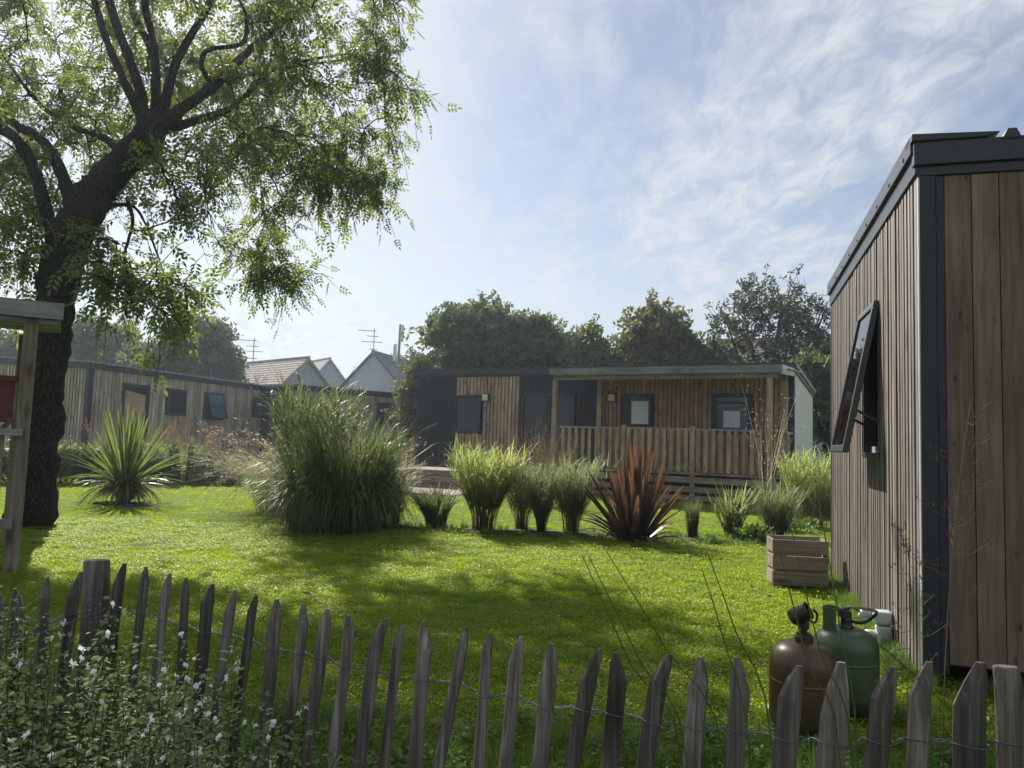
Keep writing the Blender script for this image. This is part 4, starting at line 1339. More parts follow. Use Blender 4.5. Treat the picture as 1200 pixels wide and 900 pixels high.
# ------------------------------------------------------------------ hedges and borders
def leaf_mound(name, label, cat, c, rad, n_, leaf_m, size, seed, group=None, stems=True, flowers=None):
    """a shrub: leaves through the volume, stems below"""
    rs = np.random.default_rng(seed)
    root = empty(name, (c[0], c[1], 0)); tag(root, label, cat, group)
    k = 14
    bc_ = rs.uniform(-1, 1, (k, 3)) * np.array([.72, .6, .3]); bc_[:, 2] = np.abs(bc_[:, 2]) + .3
    which = rs.integers(0, k, n_)
    v = rs.normal(0, 1, (n_, 3)); v /= np.linalg.norm(v, axis=1, keepdims=True)
    p = bc_[which] + v * (rs.uniform(0, 1, (n_, 1)) ** .5) * np.array([.34, .4, .42])
    p = p * np.array(rad)
    p[:, 2] = np.abs(p[:, 2])
    tv = [(0, 0, 0), (.5, .22, .04), (1, 0, -.08), (.5, -.22, .04)]
    d = v + np.array([0, 0, .5]) + rs.normal(0, .4, (n_, 3))
    me = scatter('foliage', tv, [(0, 1, 2, 3)], p, rots(d, None, rs), rs.uniform(.7, 1.3, n_) * size)
    o = link('foliage', me, leaf_m, root); o['kind'] = 'stuff'
    if stems:
        mb = MB()
        for i in range(26):
            e_ = p[rs.integers(0, n_)] * .95
            mb.tube([(e_[0] * .35, e_[1] * .35, -.02), (e_[0] * .7, e_[1] * .7, e_[2] * .5), tuple(e_)], [.008, .006, .003], 4, cap=False)
        mb.build('stems', M['twig'], root)
    if flowers:
        fm, fn = flowers
        q = p[rs.choice(n_, fn)] + rs.normal(0, .03, (fn, 3)); q[:, 2] = np.maximum(q[:, 2], rad[2] * .75) + .05
        me = scatter('flowers', tv, [(0, 1, 2, 3)], q, rots(rs.normal(0, 1, (fn, 3)), None, rs), np.full(fn, size * .8))
        o = link('flower_heads', me, fm, root); o['kind'] = 'stuff'
    return root


hb = 'low shrubs at the foot of the long grey cabin'
for i, (x, y, Y, hw, h_, lab) in enumerate([
        (20, 566, 17.6, 34, .72, 'pale green low shrub partly behind the big trunk'),
        (75, 566, 17.8, 34, .78, 'pale flowering low shrub just right of the big trunk'),
        (122, 565, 18.6, 26, .6, 'low shrub behind the cordyline on its left'),
        (178, 563, 18.6, 24, .82, 'dark green shrub just right of the cordyline'),
        (232, 562, 19.3, 22, .55, 'low rounded shrub right of the upright dark plant'),
        (262, 562, 19.5, 26, .62, 'low shrub nearest the pampas clump')]):
    g_ = at(x, 500, Y)
    leaf_mound('shrub', lab, 'shrub', (g_.x, Y), (hw * Y / FPX, .8, h_ * 1.35), 5200, L_HEDGE if i != 3 else G_MID, .085, 60 + i, hb, flowers=(FLOWER, 160) if i < 2 else None)


# ------------------------------------------------------------------ ornamental grasses
def blades(n_, r0, h, lean, droop, w, rs, seg=5, hvar=.3, upright=0, bias=(0, 0)):
    """n curved, tapering blades rising from a tuft"""
    K = max(5, min(46, n_ // 36))
    ka = rs.uniform(0, 2 * pi, K); kr = r0 * np.sqrt(rs.uniform(0, 1, K)); kh = rs.uniform(1 - hvar * .85, 1.06, K); kz = rs.normal(0, .35, K)
    w_ = rs.integers(0, K, n_)
    rr0 = np.stack([kr[w_] * np.cos(ka[w_]), kr[w_] * np.sin(ka[w_])], 1) + rs.normal(0, r0 * .16, (n_, 2))
    root = np.stack([rr0[:, 0], rr0[:, 1], np.zeros(n_)], 1)
    a = np.arctan2(root[:, 1], root[:, 0])
    az = ka[w_] + kz[w_] + rs.normal(0, .45, n_)
    ou = np.stack([np.cos(az) + bias[0], np.sin(az) + bias[1], np.zeros(n_)], 1)
    H_ = h * kh[w_] * (1 + rs.normal(0, hvar * .35, n_).clip(-.8 * hvar - .1, hvar * .6))
    le = lean * rs.uniform(.05, 1, n_) ** .8 * H_
    dp = droop * rs.uniform(.2, 1.2, n_) * H_
    t = np.linspace(0, 1, seg + 1)
    P = root[:, None] + ou[:, None] * (le[:, None] * t[None] ** 1.8)[..., None]
    P[:, :, 2] += H_[:, None] * (t[None] * 1.0) - dp[:, None] * t[None] ** 3.2 - .02
    P[:, :, 2] = np.maximum(P[:, :, 2], -.02)
    P[:, 1:-1] += rs.normal(0, .006, (n_, seg - 1, 3)) * h
    sd = np.stack([-np.sin(az), np.cos(az), np.zeros(n_)], 1)
    tw = rs.uniform(-.9, .9, n_)
    sd = sd * np.cos(tw)[:, None] + ou * np.sin(tw)[:, None]
    ww = w * rs.uniform(.6, 1.3, n_)
    prof = np.interp(t, [0, .25, .7, 1], [.7, 1, .75, .06])
    off = sd[:, None] * (ww[:, None] * prof[None] / 2)[..., None]
    V = np.stack([P - off, P + off], 2).reshape(n_, -1, 3)
    f = np.array([[2 * i, 2 * i + 1, 2 * i + 3, 2 * i + 2] for i in range(seg)])
    F_ = f[None] + (np.arange(n_) * 2 * (seg + 1))[:, None, None]
    return V.reshape(-1, 3), F_.reshape(-1, 4), P


def canes(ns, nl, r0, h, lean, L, w, rs, hvar=.25, low=.15, seg=4, arch=.9, bias=(0, 0)):
    """upright stems, each with arching leaves coming off it all the way up"""
    a = rs.uniform(0, 2 * pi, ns); rr = r0 * np.sqrt(rs.uniform(0, 1, ns))
    root = np.stack([rr * np.cos(a), rr * np.sin(a), np.zeros(ns)], 1)
    az = a + rs.normal(0, .35, ns)
    H_ = h * (1 - hvar * rs.uniform(0, 1, ns) ** 1.4)
    le = lean * H_ * (rr / r0) * rs.uniform(.5, 1.1, ns)
    ou = np.stack([np.cos(az) + bias[0], np.sin(az) + bias[1], np.zeros(ns)], 1)
    def stem(i, t):
        q = root[i] + ou[i] * (le[i] * t ** 1.7)[:, None]
        q[:, 2] = H_[i] * t - .02
        return q
    n_ = ns * nl
    i = np.repeat(np.arange(ns), nl)
    t0 = low + (1 - low) * np.tile((np.arange(nl) + .5) / nl, ns) * rs.uniform(.85, 1.05, n_)
    p0_ = stem(i, np.minimum(t0, 1))
    la = az[i] + rs.normal(0, 1.3, n_)
    lo = np.stack([np.cos(la), np.sin(la), np.zeros(n_)], 1)
    LL = L * rs.uniform(.6, 1.15, n_)
    t = np.linspace(0, 1, seg + 1)
    el = rs.uniform(.9, 1.35, n_)
    hor = np.cos(el) * LL; ver = np.sin(el) * LL
    ar = arch * rs.uniform(.15, 1, n_)
    P = p0_[:, None] + lo[:, None] * (hor[:, None] * (t[None] + .55 * ar[:, None] * t[None] ** 2))[..., None]
    P[:, :, 2] += ver[:, None] * (t[None] - .72 * ar[:, None] * t[None] ** 2.4)
    sd = np.stack([-np.sin(la), np.cos(la), np.zeros(n_)], 1)
    prof = np.interp(t, [0, .2, .6, 1], [.6, 1, .75, .06])
    off = sd[:, None] * ((w * rs.uniform(.7, 1.25, n_))[:, None] * prof[None] / 2)[..., None]
    V = np.stack([P - off, P + off], 2).reshape(n_, -1, 3)
    f = np.array([[2 * k, 2 * k + 1, 2 * k + 3, 2 * k + 2] for k in range(seg)])
    F_ = f[None] + (np.arange(n_) * 2 * (seg + 1))[:, None, None]
    st = np.stack([stem(np.arange(ns), np.full(ns, q)) for q in np.linspace(0, 1, 6)], 1)
    sw_ = np.stack([-np.sin(az), np.cos(az), np.zeros(ns)], 1)[:, None] * (np.array([.006, .006, .005, .004, .003, .001]))[None, :, None]
    V2 = np.stack([st - sw_, st + sw_], 2).reshape(ns, -1, 3)
    f2 = np.array([[2 * k, 2 * k + 1, 2 * k + 3, 2 * k + 2] for k in range(5)])
    F2 = f2[None] + (np.arange(ns) * 12)[:, None, None]
    V, F_ = join([(V.reshape(-1, 3), F_.reshape(-1, 4)), (V2.reshape(-1, 3), F2.reshape(-1, 4))])
    return V, F_, None


def join(parts):
    Vs, Fs, b0 = [], [], 0
    for V, F_ in parts:
        Vs.append(V); Fs.append(F_ + b0); b0 += len(V)
    return np.vstack(Vs), np.vstack(Fs)


def grass(name, label, x, y, layers, mat, seed, group=None, plumes=None, Y=None, cat='ornamental grass'):
    rs = np.random.default_rng(seed)
    g_ = gr(x, y) if Y is None else Vector((at(x, 520, Y).x, Y, 0))
    root = empty(name, (g_.x, g_.y, 0)); tag(root, label, cat, group)
    parts = []; 
    for L_ in layers:
        V, F_, P = (canes if 'ns' in L_ else blades)(rs=rs, **L_); parts.append((V, F_))
    V, F_ = join(parts)
    o = link('foliage', npmesh('foliage', V, F_, 4), mat, root); o['kind'] = 'stuff'
    if plumes:
        st, hd, pm = plumes
        V, F_, P = blades(rs=rs, **st)
        parts = [(V, F_)]
        tv = [(0, 0, 0), (.5, .12, .02), (1, 0, 0), (.5, -.12, .02)]
        pos, d = [], []
        for q in P:
            for k in range(hd['n']):
                f = rs.uniform(hd['f0'], 1); i = f * (len(q) - 1); i0 = min(int(i), len(q) - 2)
                p_ = q[i0] + (q[i0 + 1] - q[i0]) * (i - i0); dd = q[i0 + 1] - q[i0]
                pos.append(p_ + rs.normal(0, hd['spread'], 3)); d.append(dd / (np.linalg.norm(dd) + 1e-9) + rs.normal(0, hd['wild'], 3))
        pos, d = np.array(pos), np.array(d)
        R_ = rots(d, None, rs)
        V2 = np.einsum('nij,kj->nki', R_, np.array(tv)) * (rs.uniform(.6, 1.3, len(pos)) * hd['size'])[:, None, None] + pos[:, None]
        F2 = np.arange(len(pos) * 4).reshape(-1, 4)
        V, F_ = join(parts + [(V2.reshape(-1, 3), F2)])
        o = link('seed_heads', npmesh('seed_heads', V, F_, 4), pm, root); o['kind'] = 'stuff'
    return root


GG = 'row of ornamental grasses across the lawn'
PL = (dict(n_=70, r0=.3, h=1.9, lean=.9, droop=.55, w=.006, seg=7), dict(n=14, f0=.72, spread=.018, wild=.25, size=.06), G_DRY)
grass('pampas_grass', 'huge dark green fountain grass clump, biggest plant on the lawn', 398, 619,
      [dict(n_=1500, r0=.58, h=1.62, lean=.5, droop=.3, w=.018, seg=7, hvar=.45), dict(ns=150, nl=8, r0=.62, h=1.45, lean=.42, L=.5, w=.015, low=.3, hvar=.4, arch=1.3), dict(n_=2100, r0=.66, h=1.5, lean=.8, droop=1.0, w=.014, seg=8, hvar=.4), dict(n_=350, r0=.45, h=2.0, lean=.45, droop=.25, w=.016, seg=7)],
      G_DARK, 101, GG, (dict(n_=55, r0=.5, h=2.05, lean=.55, droop=.3, w=.005, seg=7), dict(n=10, f0=.85, spread=.012, wild=.2, size=.05), G_DRY))
grass('tall_reed_grass', 'tallest feathery green clump rising behind the huge fountain grass', 372, 0,
      [dict(ns=150, nl=13, r0=.48, h=2.15, lean=.22, L=.5, w=.024, low=.3, hvar=.4), dict(n_=200, r0=.4, h=2.2, lean=.3, droop=.25, w=.018, hvar=.5)],
      G_DARK, 102, GG, Y=12.6)
grass('silver_plume_grass', 'wispy straw-coloured grass drooping left from the huge clump', 335, 600,
      [dict(n_=700, r0=.4, h=1.5, lean=.75, droop=.6, w=.006, seg=8, bias=(-.9, -.1)), dict(n_=350, r0=.4, h=1.7, lean=.85, droop=.85, w=.005, seg=9, bias=(-1, -.15))],
      G_MID, 103, GG, (dict(n_=80, r0=.35, h=1.6, lean=.8, droop=.85, w=.005, seg=8, bias=(-.8, 0)), dict(n=26, f0=.66, spread=.02, wild=.3, size=.055), G_DRY))
grass('silver_plume_grass', 'thin upright grey-green clump touching the right side of the huge one', 463, 613,
      [dict(ns=90, nl=9, r0=.12, h=1.0, lean=.45, L=.32, w=.009)], G_MID, 104, GG,
      (dict(n_=60, r0=.12, h=1.25, lean=.5, droop=.3, w=.004), dict(n=14, f0=.7, spread=.015, wild=.3, size=.04), G_DRY))
grass('mondo_grass', 'short dark green tuft left of the lime grass', 511, 616,
      [dict(n_=520, r0=.15, h=.74, lean=.8, droop=.35, w=.018, hvar=.4)], G_DARK, 105, GG)
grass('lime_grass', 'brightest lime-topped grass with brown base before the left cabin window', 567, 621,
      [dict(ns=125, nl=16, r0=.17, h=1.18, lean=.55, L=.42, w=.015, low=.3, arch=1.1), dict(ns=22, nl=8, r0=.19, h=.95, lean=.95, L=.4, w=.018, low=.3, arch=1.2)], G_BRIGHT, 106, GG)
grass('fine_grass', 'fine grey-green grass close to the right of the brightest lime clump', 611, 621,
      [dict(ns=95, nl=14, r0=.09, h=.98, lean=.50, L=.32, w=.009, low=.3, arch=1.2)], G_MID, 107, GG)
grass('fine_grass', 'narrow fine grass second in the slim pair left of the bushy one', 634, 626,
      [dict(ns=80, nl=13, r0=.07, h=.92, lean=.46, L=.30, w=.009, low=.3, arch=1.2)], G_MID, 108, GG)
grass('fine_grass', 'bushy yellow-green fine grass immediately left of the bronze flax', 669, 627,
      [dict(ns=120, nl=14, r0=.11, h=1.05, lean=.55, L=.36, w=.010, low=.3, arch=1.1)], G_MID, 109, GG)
grass('fine_grass', 'small thin tuft by itself right of the bronze flax', 811, 630,
      [dict(n_=260, r0=.07, h=.62, lean=.22, droop=.08, w=.006)], G_MID, 110, GG)
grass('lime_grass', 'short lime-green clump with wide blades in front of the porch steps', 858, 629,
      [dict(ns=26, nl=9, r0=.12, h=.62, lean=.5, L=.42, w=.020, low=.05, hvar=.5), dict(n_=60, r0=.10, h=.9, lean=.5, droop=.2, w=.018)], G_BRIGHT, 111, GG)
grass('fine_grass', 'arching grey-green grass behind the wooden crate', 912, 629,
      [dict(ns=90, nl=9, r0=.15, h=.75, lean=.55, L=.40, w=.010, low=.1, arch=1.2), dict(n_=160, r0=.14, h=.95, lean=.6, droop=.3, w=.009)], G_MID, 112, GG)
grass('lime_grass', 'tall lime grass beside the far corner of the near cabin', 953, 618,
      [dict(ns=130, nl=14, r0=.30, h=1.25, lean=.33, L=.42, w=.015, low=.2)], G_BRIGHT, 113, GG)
grass('upright_plant', 'upright dark green plant below the open window of the grey cabin', 212, 562,
      [dict(n_=260, r0=.25, h=1.1, lean=.22, droop=.02, w=.035)], G_DARK, 114, 'border plants by the grey cabin', Y=18.5)
for i, (x, Y, h_, lab, mt) in enumerate([(205, 19.5, 1.75, 'smoky reddish seed-head grass in front of the grey cabin windows', G_RED), (245, 20.3, 1.6, 'smoky pinkish grass below the open sash of the grey cabin', G_RED),
                                     (120, 19.8, 1.75, 'tall thin flower stems with dark heads left of the cordyline top', G_RED), (470, 22.5, 1.35, 'reddish feathery plant between the pampas clump and the black cabin', G_RED),
                                     (965, 15.5, 1.35, 'orange-brown grass heads behind the tall lime grass', G_RED)]):
    grass('seed_head_grass', lab, x, 0, [dict(n_=160, r0=.4, h=h_ * .7, lean=.3, droop=.1, w=.008)], G_MID, 120 + i, 'smoky seed-head grasses', (dict(n_=60, r0=.3, h=h_ * .9, lean=.24, droop=.08, w=.006), dict(n=16 if i != 2 else 5, f0=.62 if i != 2 else .93, spread=.06 if i != 2 else .025, wild=.7, size=.055), mt), Y=Y)
for i, (x, Y, h_) in enumerate([(628, 16.5, 1.7), (652, 16.0, 1.5)]):
    grass('dry_stem_clump', ('bare brown twiggy stems in front of the glazed door', 'bare brown twiggy stems against the first porch post')[i], x, 0, [dict(n_=60, r0=.25, h=h_, lean=.35, droop=.05, w=.012)], L_DEAD, 130 + i, 'dry stems by the porch', (dict(n_=60, r0=.25, h=h_ * 1.02, lean=.4, droop=.05, w=.008), dict(n=12, f0=.4, spread=.07, wild=.8, size=.05), L_DEAD), Y=Y)
grass('dry_stem_clump', 'tall airy dry seed stalks in front of the right end of the porch', 897, 0, [dict(n_=10, r0=.12, h=2.1, lean=.3, droop=.04, w=.007)], L_DEAD, 133, None,
      (dict(n_=15, r0=.12, h=2.45, lean=.36, droop=.06, w=.007), dict(n=22, f0=.45, spread=.09, wild=.8, size=.045), G_DRY), Y=13.2)

# bronze flax: each blade a part ------------------------------------------------------
def strap(L_, w, curve, fold, tip=0.1, seg=7):
    """a folded strap leaf along +z bending towards +x"""
    v, f = [], []
    for i in range(seg + 1):
        t = i / seg
        a = curve * t ** 1.6
        x = L_ * (t * sin(a) * .9); z = L_ * t * (cos(a * .75))
        ww = w * np.interp(t, [0, .2, .6, .85, 1], [.55, 1, .95, .6, .04]) / 2
        dx = fold * ww
        v += [(x - dx * 0, -ww, z), (x + dx, 0, z), (x, ww, z)]
    for i in range(seg):
        a = i * 3
        f += [(a, a + 1, a + 4, a + 3), (a + 1, a + 2, a + 5, a + 4)]
    me = bpy.data.meshes.new('leaf'); me.from_pydata(v, [], f); me.update()
    return me


def strap_plant(name, label, cat, g_, n_, hmin, hmax, w, mat, seed, spread, curve, r0=.12, part='leaf'):
    rs = random.Random(seed)
    root = empty(name, (g_.x, g_.y, 0)); tag(root, label, cat)
    protos = []
    for c in (0.0, .25, .6, 1.0, 1.5):
        for k in range(2):
            me = strap(1.0, w, c * curve, .5 + .3 * k); me.materials.append(mat); protos.append((c, me))
    for i in range(n_):
        f = (i + .5) / n_
        pol = spread * f ** .9 + rs.uniform(-.08, .08)
        az = i * 2.39996 + rs.uniform(-.3, .3)
        c = min(4, int(f * f * 5)) * 2 + rs.randint(0, 1)
        me = protos[c][1]
        o = bpy.data.objects.new(part, me); COL.objects.link(o); o.parent = root
        L_ = (hmax - (hmax - hmin) * f) * rs.uniform(.8, 1.08)
        o.location = (cos(az) * r0 * f, sin(az) * r0 * f, -.03)
        o.rotation_euler = (rs.uniform(-.14, .14), pol, az)
        o.scale = (L_, rs.uniform(.75, 1.2), L_)
    return root
pg = gr(742, 633)
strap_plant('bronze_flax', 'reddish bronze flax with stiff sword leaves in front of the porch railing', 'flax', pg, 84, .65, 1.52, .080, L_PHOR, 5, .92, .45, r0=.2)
strap_plant('cordyline', 'spiky green cordyline with a dead leaf skirt standing alone on the left lawn', 'cordyline', gr(145, 588), 170, .85, 1.55, .040, L_CORD, 6, 1.55, .7, r0=.07)
crd = [o for o in bpy.data.objects if o.name == 'cordyline'][0]
for ch in crd.children: ch.location.z += .32
m_ = MB(); m_.tube([(0, 0, -.03), (.02, 0, .2), (0, 0, .55)], [.11, .09, .07], 10); m_.build('trunk', M['bark'], crd, smooth=True)
V, F_, P = blades(n_=800, r0=.13, h=.72, lean=.75, droop=1.05, w=.032, rs=rng, seg=6)
V = V * np.array([1, 1, 1.0]); V[:, 2] = np.maximum(V[:, 2] * .9 + .05, 0)
o = link('dead_leaf_skirt', npmesh('dead_leaf_skirt', V, F_, 4), L_DEAD, crd); o['kind'] = 'stuff'

# broad-leaved ground cover by the lime grass
for i, (x, y, hw, lab) in enumerate([(882, 634, 26, 'leafy ground plant with a yellow leaf between two grasses'), (925, 622, 34, 'low leafy weeds behind the crate')]):
    g_ = gr(x, y)
    leaf_mound('leafy_plant', lab, 'leafy plant', (g_.x, g_.y), (hw * g_.y / FPX, .25, .22), 420, L_WEED, .075, 80 + i, 'leafy plants near the crate', stems=False)

# ------------------------------------------------------------------ crate
cg = gr(936, 686)
cr = empty('wooden_crate', (cg.x, cg.y + .05, 0), radians(-7))
tag(cr, 'weathered slatted wooden crate standing on the grass by the near cabin', 'crate')
CW, CD, CH = .262, .14, .455
m_ = MB()
for sx in (-1, 1):
    for sy in (-1, 1):
        m_ = MB(); m_.box(sx * (CW - .03) - .022, sx * (CW - .03) + .022, sy * (CD - .03) - .022, sy * (CD - .03) + .022, .0, CH - .02); m_.build('corner_post', M['crate'], cr)
for k in range(3):
    z0 = .01 + k * .153; z1 = z0 + .127
    m_ = MB(); m_.box(-CW, CW, -CD, -CD + .02, z0, z1); m_.build('slat', M['crate'], cr, bevel=.003)
    m_ = MB(); m_.box(-CW, CW, CD - .02, CD, z0 + .015, z1 + .015); m_.build('slat', M['crate'], cr, bevel=.003)
    for sx in (-1, 1):
        m_ = MB(); m_.box(sx * CW - (.0 if sx < 0 else .02), sx * CW + (.02 if sx < 0 else .0), -CD + .023, CD - .023, z0 + .004, z1 + .004); m_.build('slat', M['crate'], cr, bevel=.003)
m_ = MB(); m_.box(-CW + .055, CW - .055, -CD + .055, CD - .055, .02, .05); m_.build('floor_board', M['crate'], cr)

# ------------------------------------------------------------------ gas bottles
def bottle_profile(R_, H_, sh_, n_=8):
    pr = [(0, .02), (R_ * .86, .0), (R_ * .9, .0), (R_ * .9, .05), (R_ * .95, .055), (R_, .09)]
    pr += [(R_, H_ - sh_ - .0)]
    for i in range(1, n_ + 1):
        a = i / n_ * pi / 2
        pr.append((R_ * (.18 + .82 * cos(a) ** .75), H_ - sh_ + sh_ * sin(a)))
    pr.append((0, H_ + .002))
    return pr
b1 = Vector((at(942, 800, 3.58).x, 3.58, 0))
bz_top = at(942, 751, 3.58).z
br_ = empty('gas_bottle', b1)
tag(br_, 'brown gas bottle with its cap hanging open, left of the green one', 'gas bottle', 'gas bottles by the cabin')
m_ = MB(); m_.lathe(bottle_profile(.153, bz_top, .11, 10), 48); m_.build('body', M['brown_gas'], br_, smooth=True)
m_ = MB(); m_.lathe([(.1525, .243), (.1555, .246), (.1555, .254), (.1525, .257)], 48); m_.build('weld_seam', M['brown_gas'], br_, smooth=True)
m_ = MB(); m_.lathe([(0, bz_top - .012), (.04, bz_top - .012), (.042, bz_top + .02), (.034, bz_top + .03), (.034, bz_top + .036), (.0, bz_top + .036)], 20); m_.build('collar', M['rust'], br_, smooth=False)
m_ = MB(); m_.lathe([(0, 0), (.016, 0), (.016, .02), (.024, .022), (.024, .05), (.015, .055), (.015, .085), (0, .085)], 12, (0, 0, bz_top + .034)); m_.build('valve', M['rust'], br_)
m_ = MB(); m_.lathe([(.0, -.055), (.030, -.045), (.037, -.038), (.037, .038), (.041, .042), (.041, .048), (.034, .048), (.032, -.034), (0, -.034)], 28, (-.028, -.02, bz_top + .125), (.75, -.5, .55)); m_.build('cap', M['rust'], br_, smooth=False)
m_ = MB(); m_.tube(walk([(.01, 0, bz_top + .10), (.05, -.0, bz_top + .085), (.062, 0, bz_top + .12), (.035, -.02, bz_top + .15)], 4), .006, 6); m_.build('strap', M['rust'], br_)

b2 = Vector((at(991, 800, 3.95).x, 3.95, 0))
gz2 = at(991, 735, 3.95).z
gb = empty('gas_bottle', b2)
tag(gb, 'green gas bottle with hose running to the cabin wall', 'gas bottle', 'gas bottles by the cabin')
m_ = MB(); m_.lathe(bottle_profile(.158, gz2, .10, 10), 48); m_.build('body', M['green_gas'], gb, smooth=True)
m_ = MB(); m_.lathe([(.1575, .243), (.1605, .246), (.1605, .254), (.1575, .257)], 48); m_.build('weld_seam', M['green_gas'], gb, smooth=True)
m_ = MB()
n_ = 18
for i in range(n_):                                  # shield open towards the front
    a0, a1 = radians(70 + i * 12), radians(70 + (i + 1) * 12)
    c0 = Vector((-.075, 0, 0))
    q = [c0 + Vector((cos(a) * r_, sin(a) * r_, z)) for z in (gz2 - .03, gz2 + .092) for a, r_ in ((a0, .034), (a1, .034), (a1, .040), (a0, .040))]
    m_.add(q, MB.BOXF)
m_.lathe([(.036, -.008), (.043, -.008), (.043, .008), (.036, .008), (.036, -.008)], 20, (-.075, 0, gz2 + .094))
m_.build('valve_shield', M['green_gas'], gb)
m_ = MB()
m_.lathe([(0, 0), (.036, 0), (.036, .02), (.028, .03), (.028, .06), (.02, .065), (.02, .09), (0, .09)], 18, (.0, -.01, gz2 - .012))
m_.box(-.03, .02, -.03, .02, gz2 + .05, gz2 + .085)
m_.bar((-.03, 0, gz2 + .085), (.02, 0, gz2 + .098), .02, .012)
m_.build('regulator', M['black_rub'], gb, bevel=.003)
hs = [b2 + Vector((.025, -.01, gz2 + .035)), b2 + Vector((.07, -.015, gz2 + .028)), b2 + Vector((.12, -.01, gz2 + .045)), b2 + Vector((.15, .0, gz2 + .088))]
gt.scale = (1.3, 1.3, 1.3)
he = GTP + GTR @ Vector((-.175, 0, .105)) * 1.3
hs += [he + Vector((-.10, -.0, .035)), he + Vector((-.05, 0, .032)), he]
m_ = MB(); m_.tube([p - hs[0] for p in walk(hs, 6)], .0085, 10)
o = m_.build('gas_hose', M['black_rub'], smooth=True); o.location = hs[0]
tag(o, 'black rubber hose curving from the green bottle to the wall tap', 'hose')

# ------------------------------------------------------------------ picket fence
fdep_x = [-200, 0, 55, 115, 190, 440, 600, 975, 1140, 1300]
fdep_y = [1.75, 2.15, 2.40, 2.62, 2.52, 2.20, 1.85, 1.56, 1.48, 1.42]
def fdep(x): return float(np.interp(x, fdep_x, fdep_y))
# x, y of the tip in the photograph; width in pixels; lean (dx/dy downwards)
PK = [(-58, 700, 16, -.09), (-26, 702, 15, -.08), (1, 694, 13, -.09), (21, 689, 15, -.05), (54, 677, 15, -.06), (90, 671, 16, -.13), (142, 660, 13, -.10), (171, 664, 14, -.13), (197, 671, 15, -.12), (218, 677, 10, -.05), (245.5, 684, 15, -.09), (272.5, 691, 14, -.12), (298, 696, 13, -.14), (324, 702, 18, -.09),
      (358.5, 708, 14, -.14), (384, 713, 16, -.15), (412, 721, 14, -.13), (447, 725, 17, -.15), (469, 732, 15, -.12), (500.5, 729, 19, -.09), (547, 735, 14, -.19), (572, 741, 16, -.08), (607, 745, 17, -.09), (647, 754, 19, -.10), (697, 759, 19, -.20), (727, 765, 21, -.08), (779, 766, 22, -.16), (821, 770, 25, -.07), (871, 771, 22, -.09),
      (928, 779, 27, -.10), (985, 776, 31, -.10), (1039, 780, 25, -.10), (1081, 775, 24, -.04), (1137, 775, 34, -.01), (1199, 800, 22, -.04), (1250, 778, 28, 0), (1300, 776, 28, 0)]
fo = at(600, 900, 1.85)
fence = empty('picket_fence', (fo.x, 1.85, 0))
tag(fence, 'weathered chestnut picket fence bound with twisted wire along the front', 'fence')
FO = Vector((fo.x, 1.85, 0))
wire_pts = []
rp = random.Random(9)


def picket(x, y, wpx, lean, post=False, k=0, flat=False):
    Y = fdep(x)
    tip = at(x, y, Y)
    low = at(x + lean * 200, y + 200, Y)
    dxdz = (low.x - tip.x) / (low.z - tip.z)
    w = wpx * Y / FPX
    d = w * rp.uniform(.5, .7)
    tx = at(x + 50, y, fdep(x + 50)) - at(x - 50, y, fdep(x - 50)); tx.z = 0; tx.normalize()
    ty = Vector((-tx.y, tx.x, 0))
    ti = rp.uniform(-.25, .25)
    tx, ty = tx * cos(ti) + ty * sin(ti), ty * cos(ti) - tx * sin(ti)
    H_ = tip.z
    hp = w * rp.uniform(1.3, 1.9) if not post else .03      # length of the cut point
    side = rp.choice((-1, 0, 1)) if not post else 0
    n_ = 8 if not post else 12
    rings = [(0, 1.06), (H_ * .3, 1.03), (H_ * .55, 1.0), (H_ * .75, .98), (H_ - hp, 1.0), (H_ - hp * .45, .72), (H_, .30)] if not (post or flat) else [(0, 1.03), (H_ * .4, 1.0), (H_ * .75, .99), (H_ - .03, .97), (H_ - .004, .94), (H_, .86)]
    mb = MB()
    shape = [(cos(2 * pi * j / n_ + .39) * (1 + rp.uniform(-.08, .08)), sin(2 * pi * j / n_ + .39) * (1 + rp.uniform(-.08, .08))) for j in range(n_)]
    mx_ = max(abs(a) for a, _ in shape)
    shape = [(a / mx_, b_ / mx_) for a, b_ in shape]
    wob = 0
    for z, s in rings:
        wob += rp.uniform(-.05, .05) * w
        if z >= H_ - hp - .01: wob *= .5
        cx = tip.x + dxdz * (z - H_) + wob
        sh_ = side * w * .30 * max(0, (z - (H_ - hp)) / hp) if not post else 0
        for a, b_ in shape:
            q = Vector((cx, Y, z)) + tx * (a * w / 2 * s + sh_) + ty * (b_ * d / 2 * (s if z < H_ - hp - .001 or post or flat else s * 1.1))
            mb.v.append(tuple(q - FO))
    for i in range(len(rings) - 1):
        for j in range(n_):
            j2 = (j + 1) % n_
            mb.f.append((i * n_ + j, i * n_ + j2, (i + 1) * n_ + j2, (i + 1) * n_ + j))
    mb.f.append(tuple((len(rings) - 1) * n_ + j for j in range(n_)))
    o = mb.build('post' if post else 'picket', M['picket'], fence)
    o.location = (0, 0, 0)
    zw = H_ - .145 + rp.uniform(-.012, .012) if not post else None
    if zw: wire_pts.append((Vector((tip.x + dxdz * (zw - H_), Y, zw)), d, ty, tx, w))

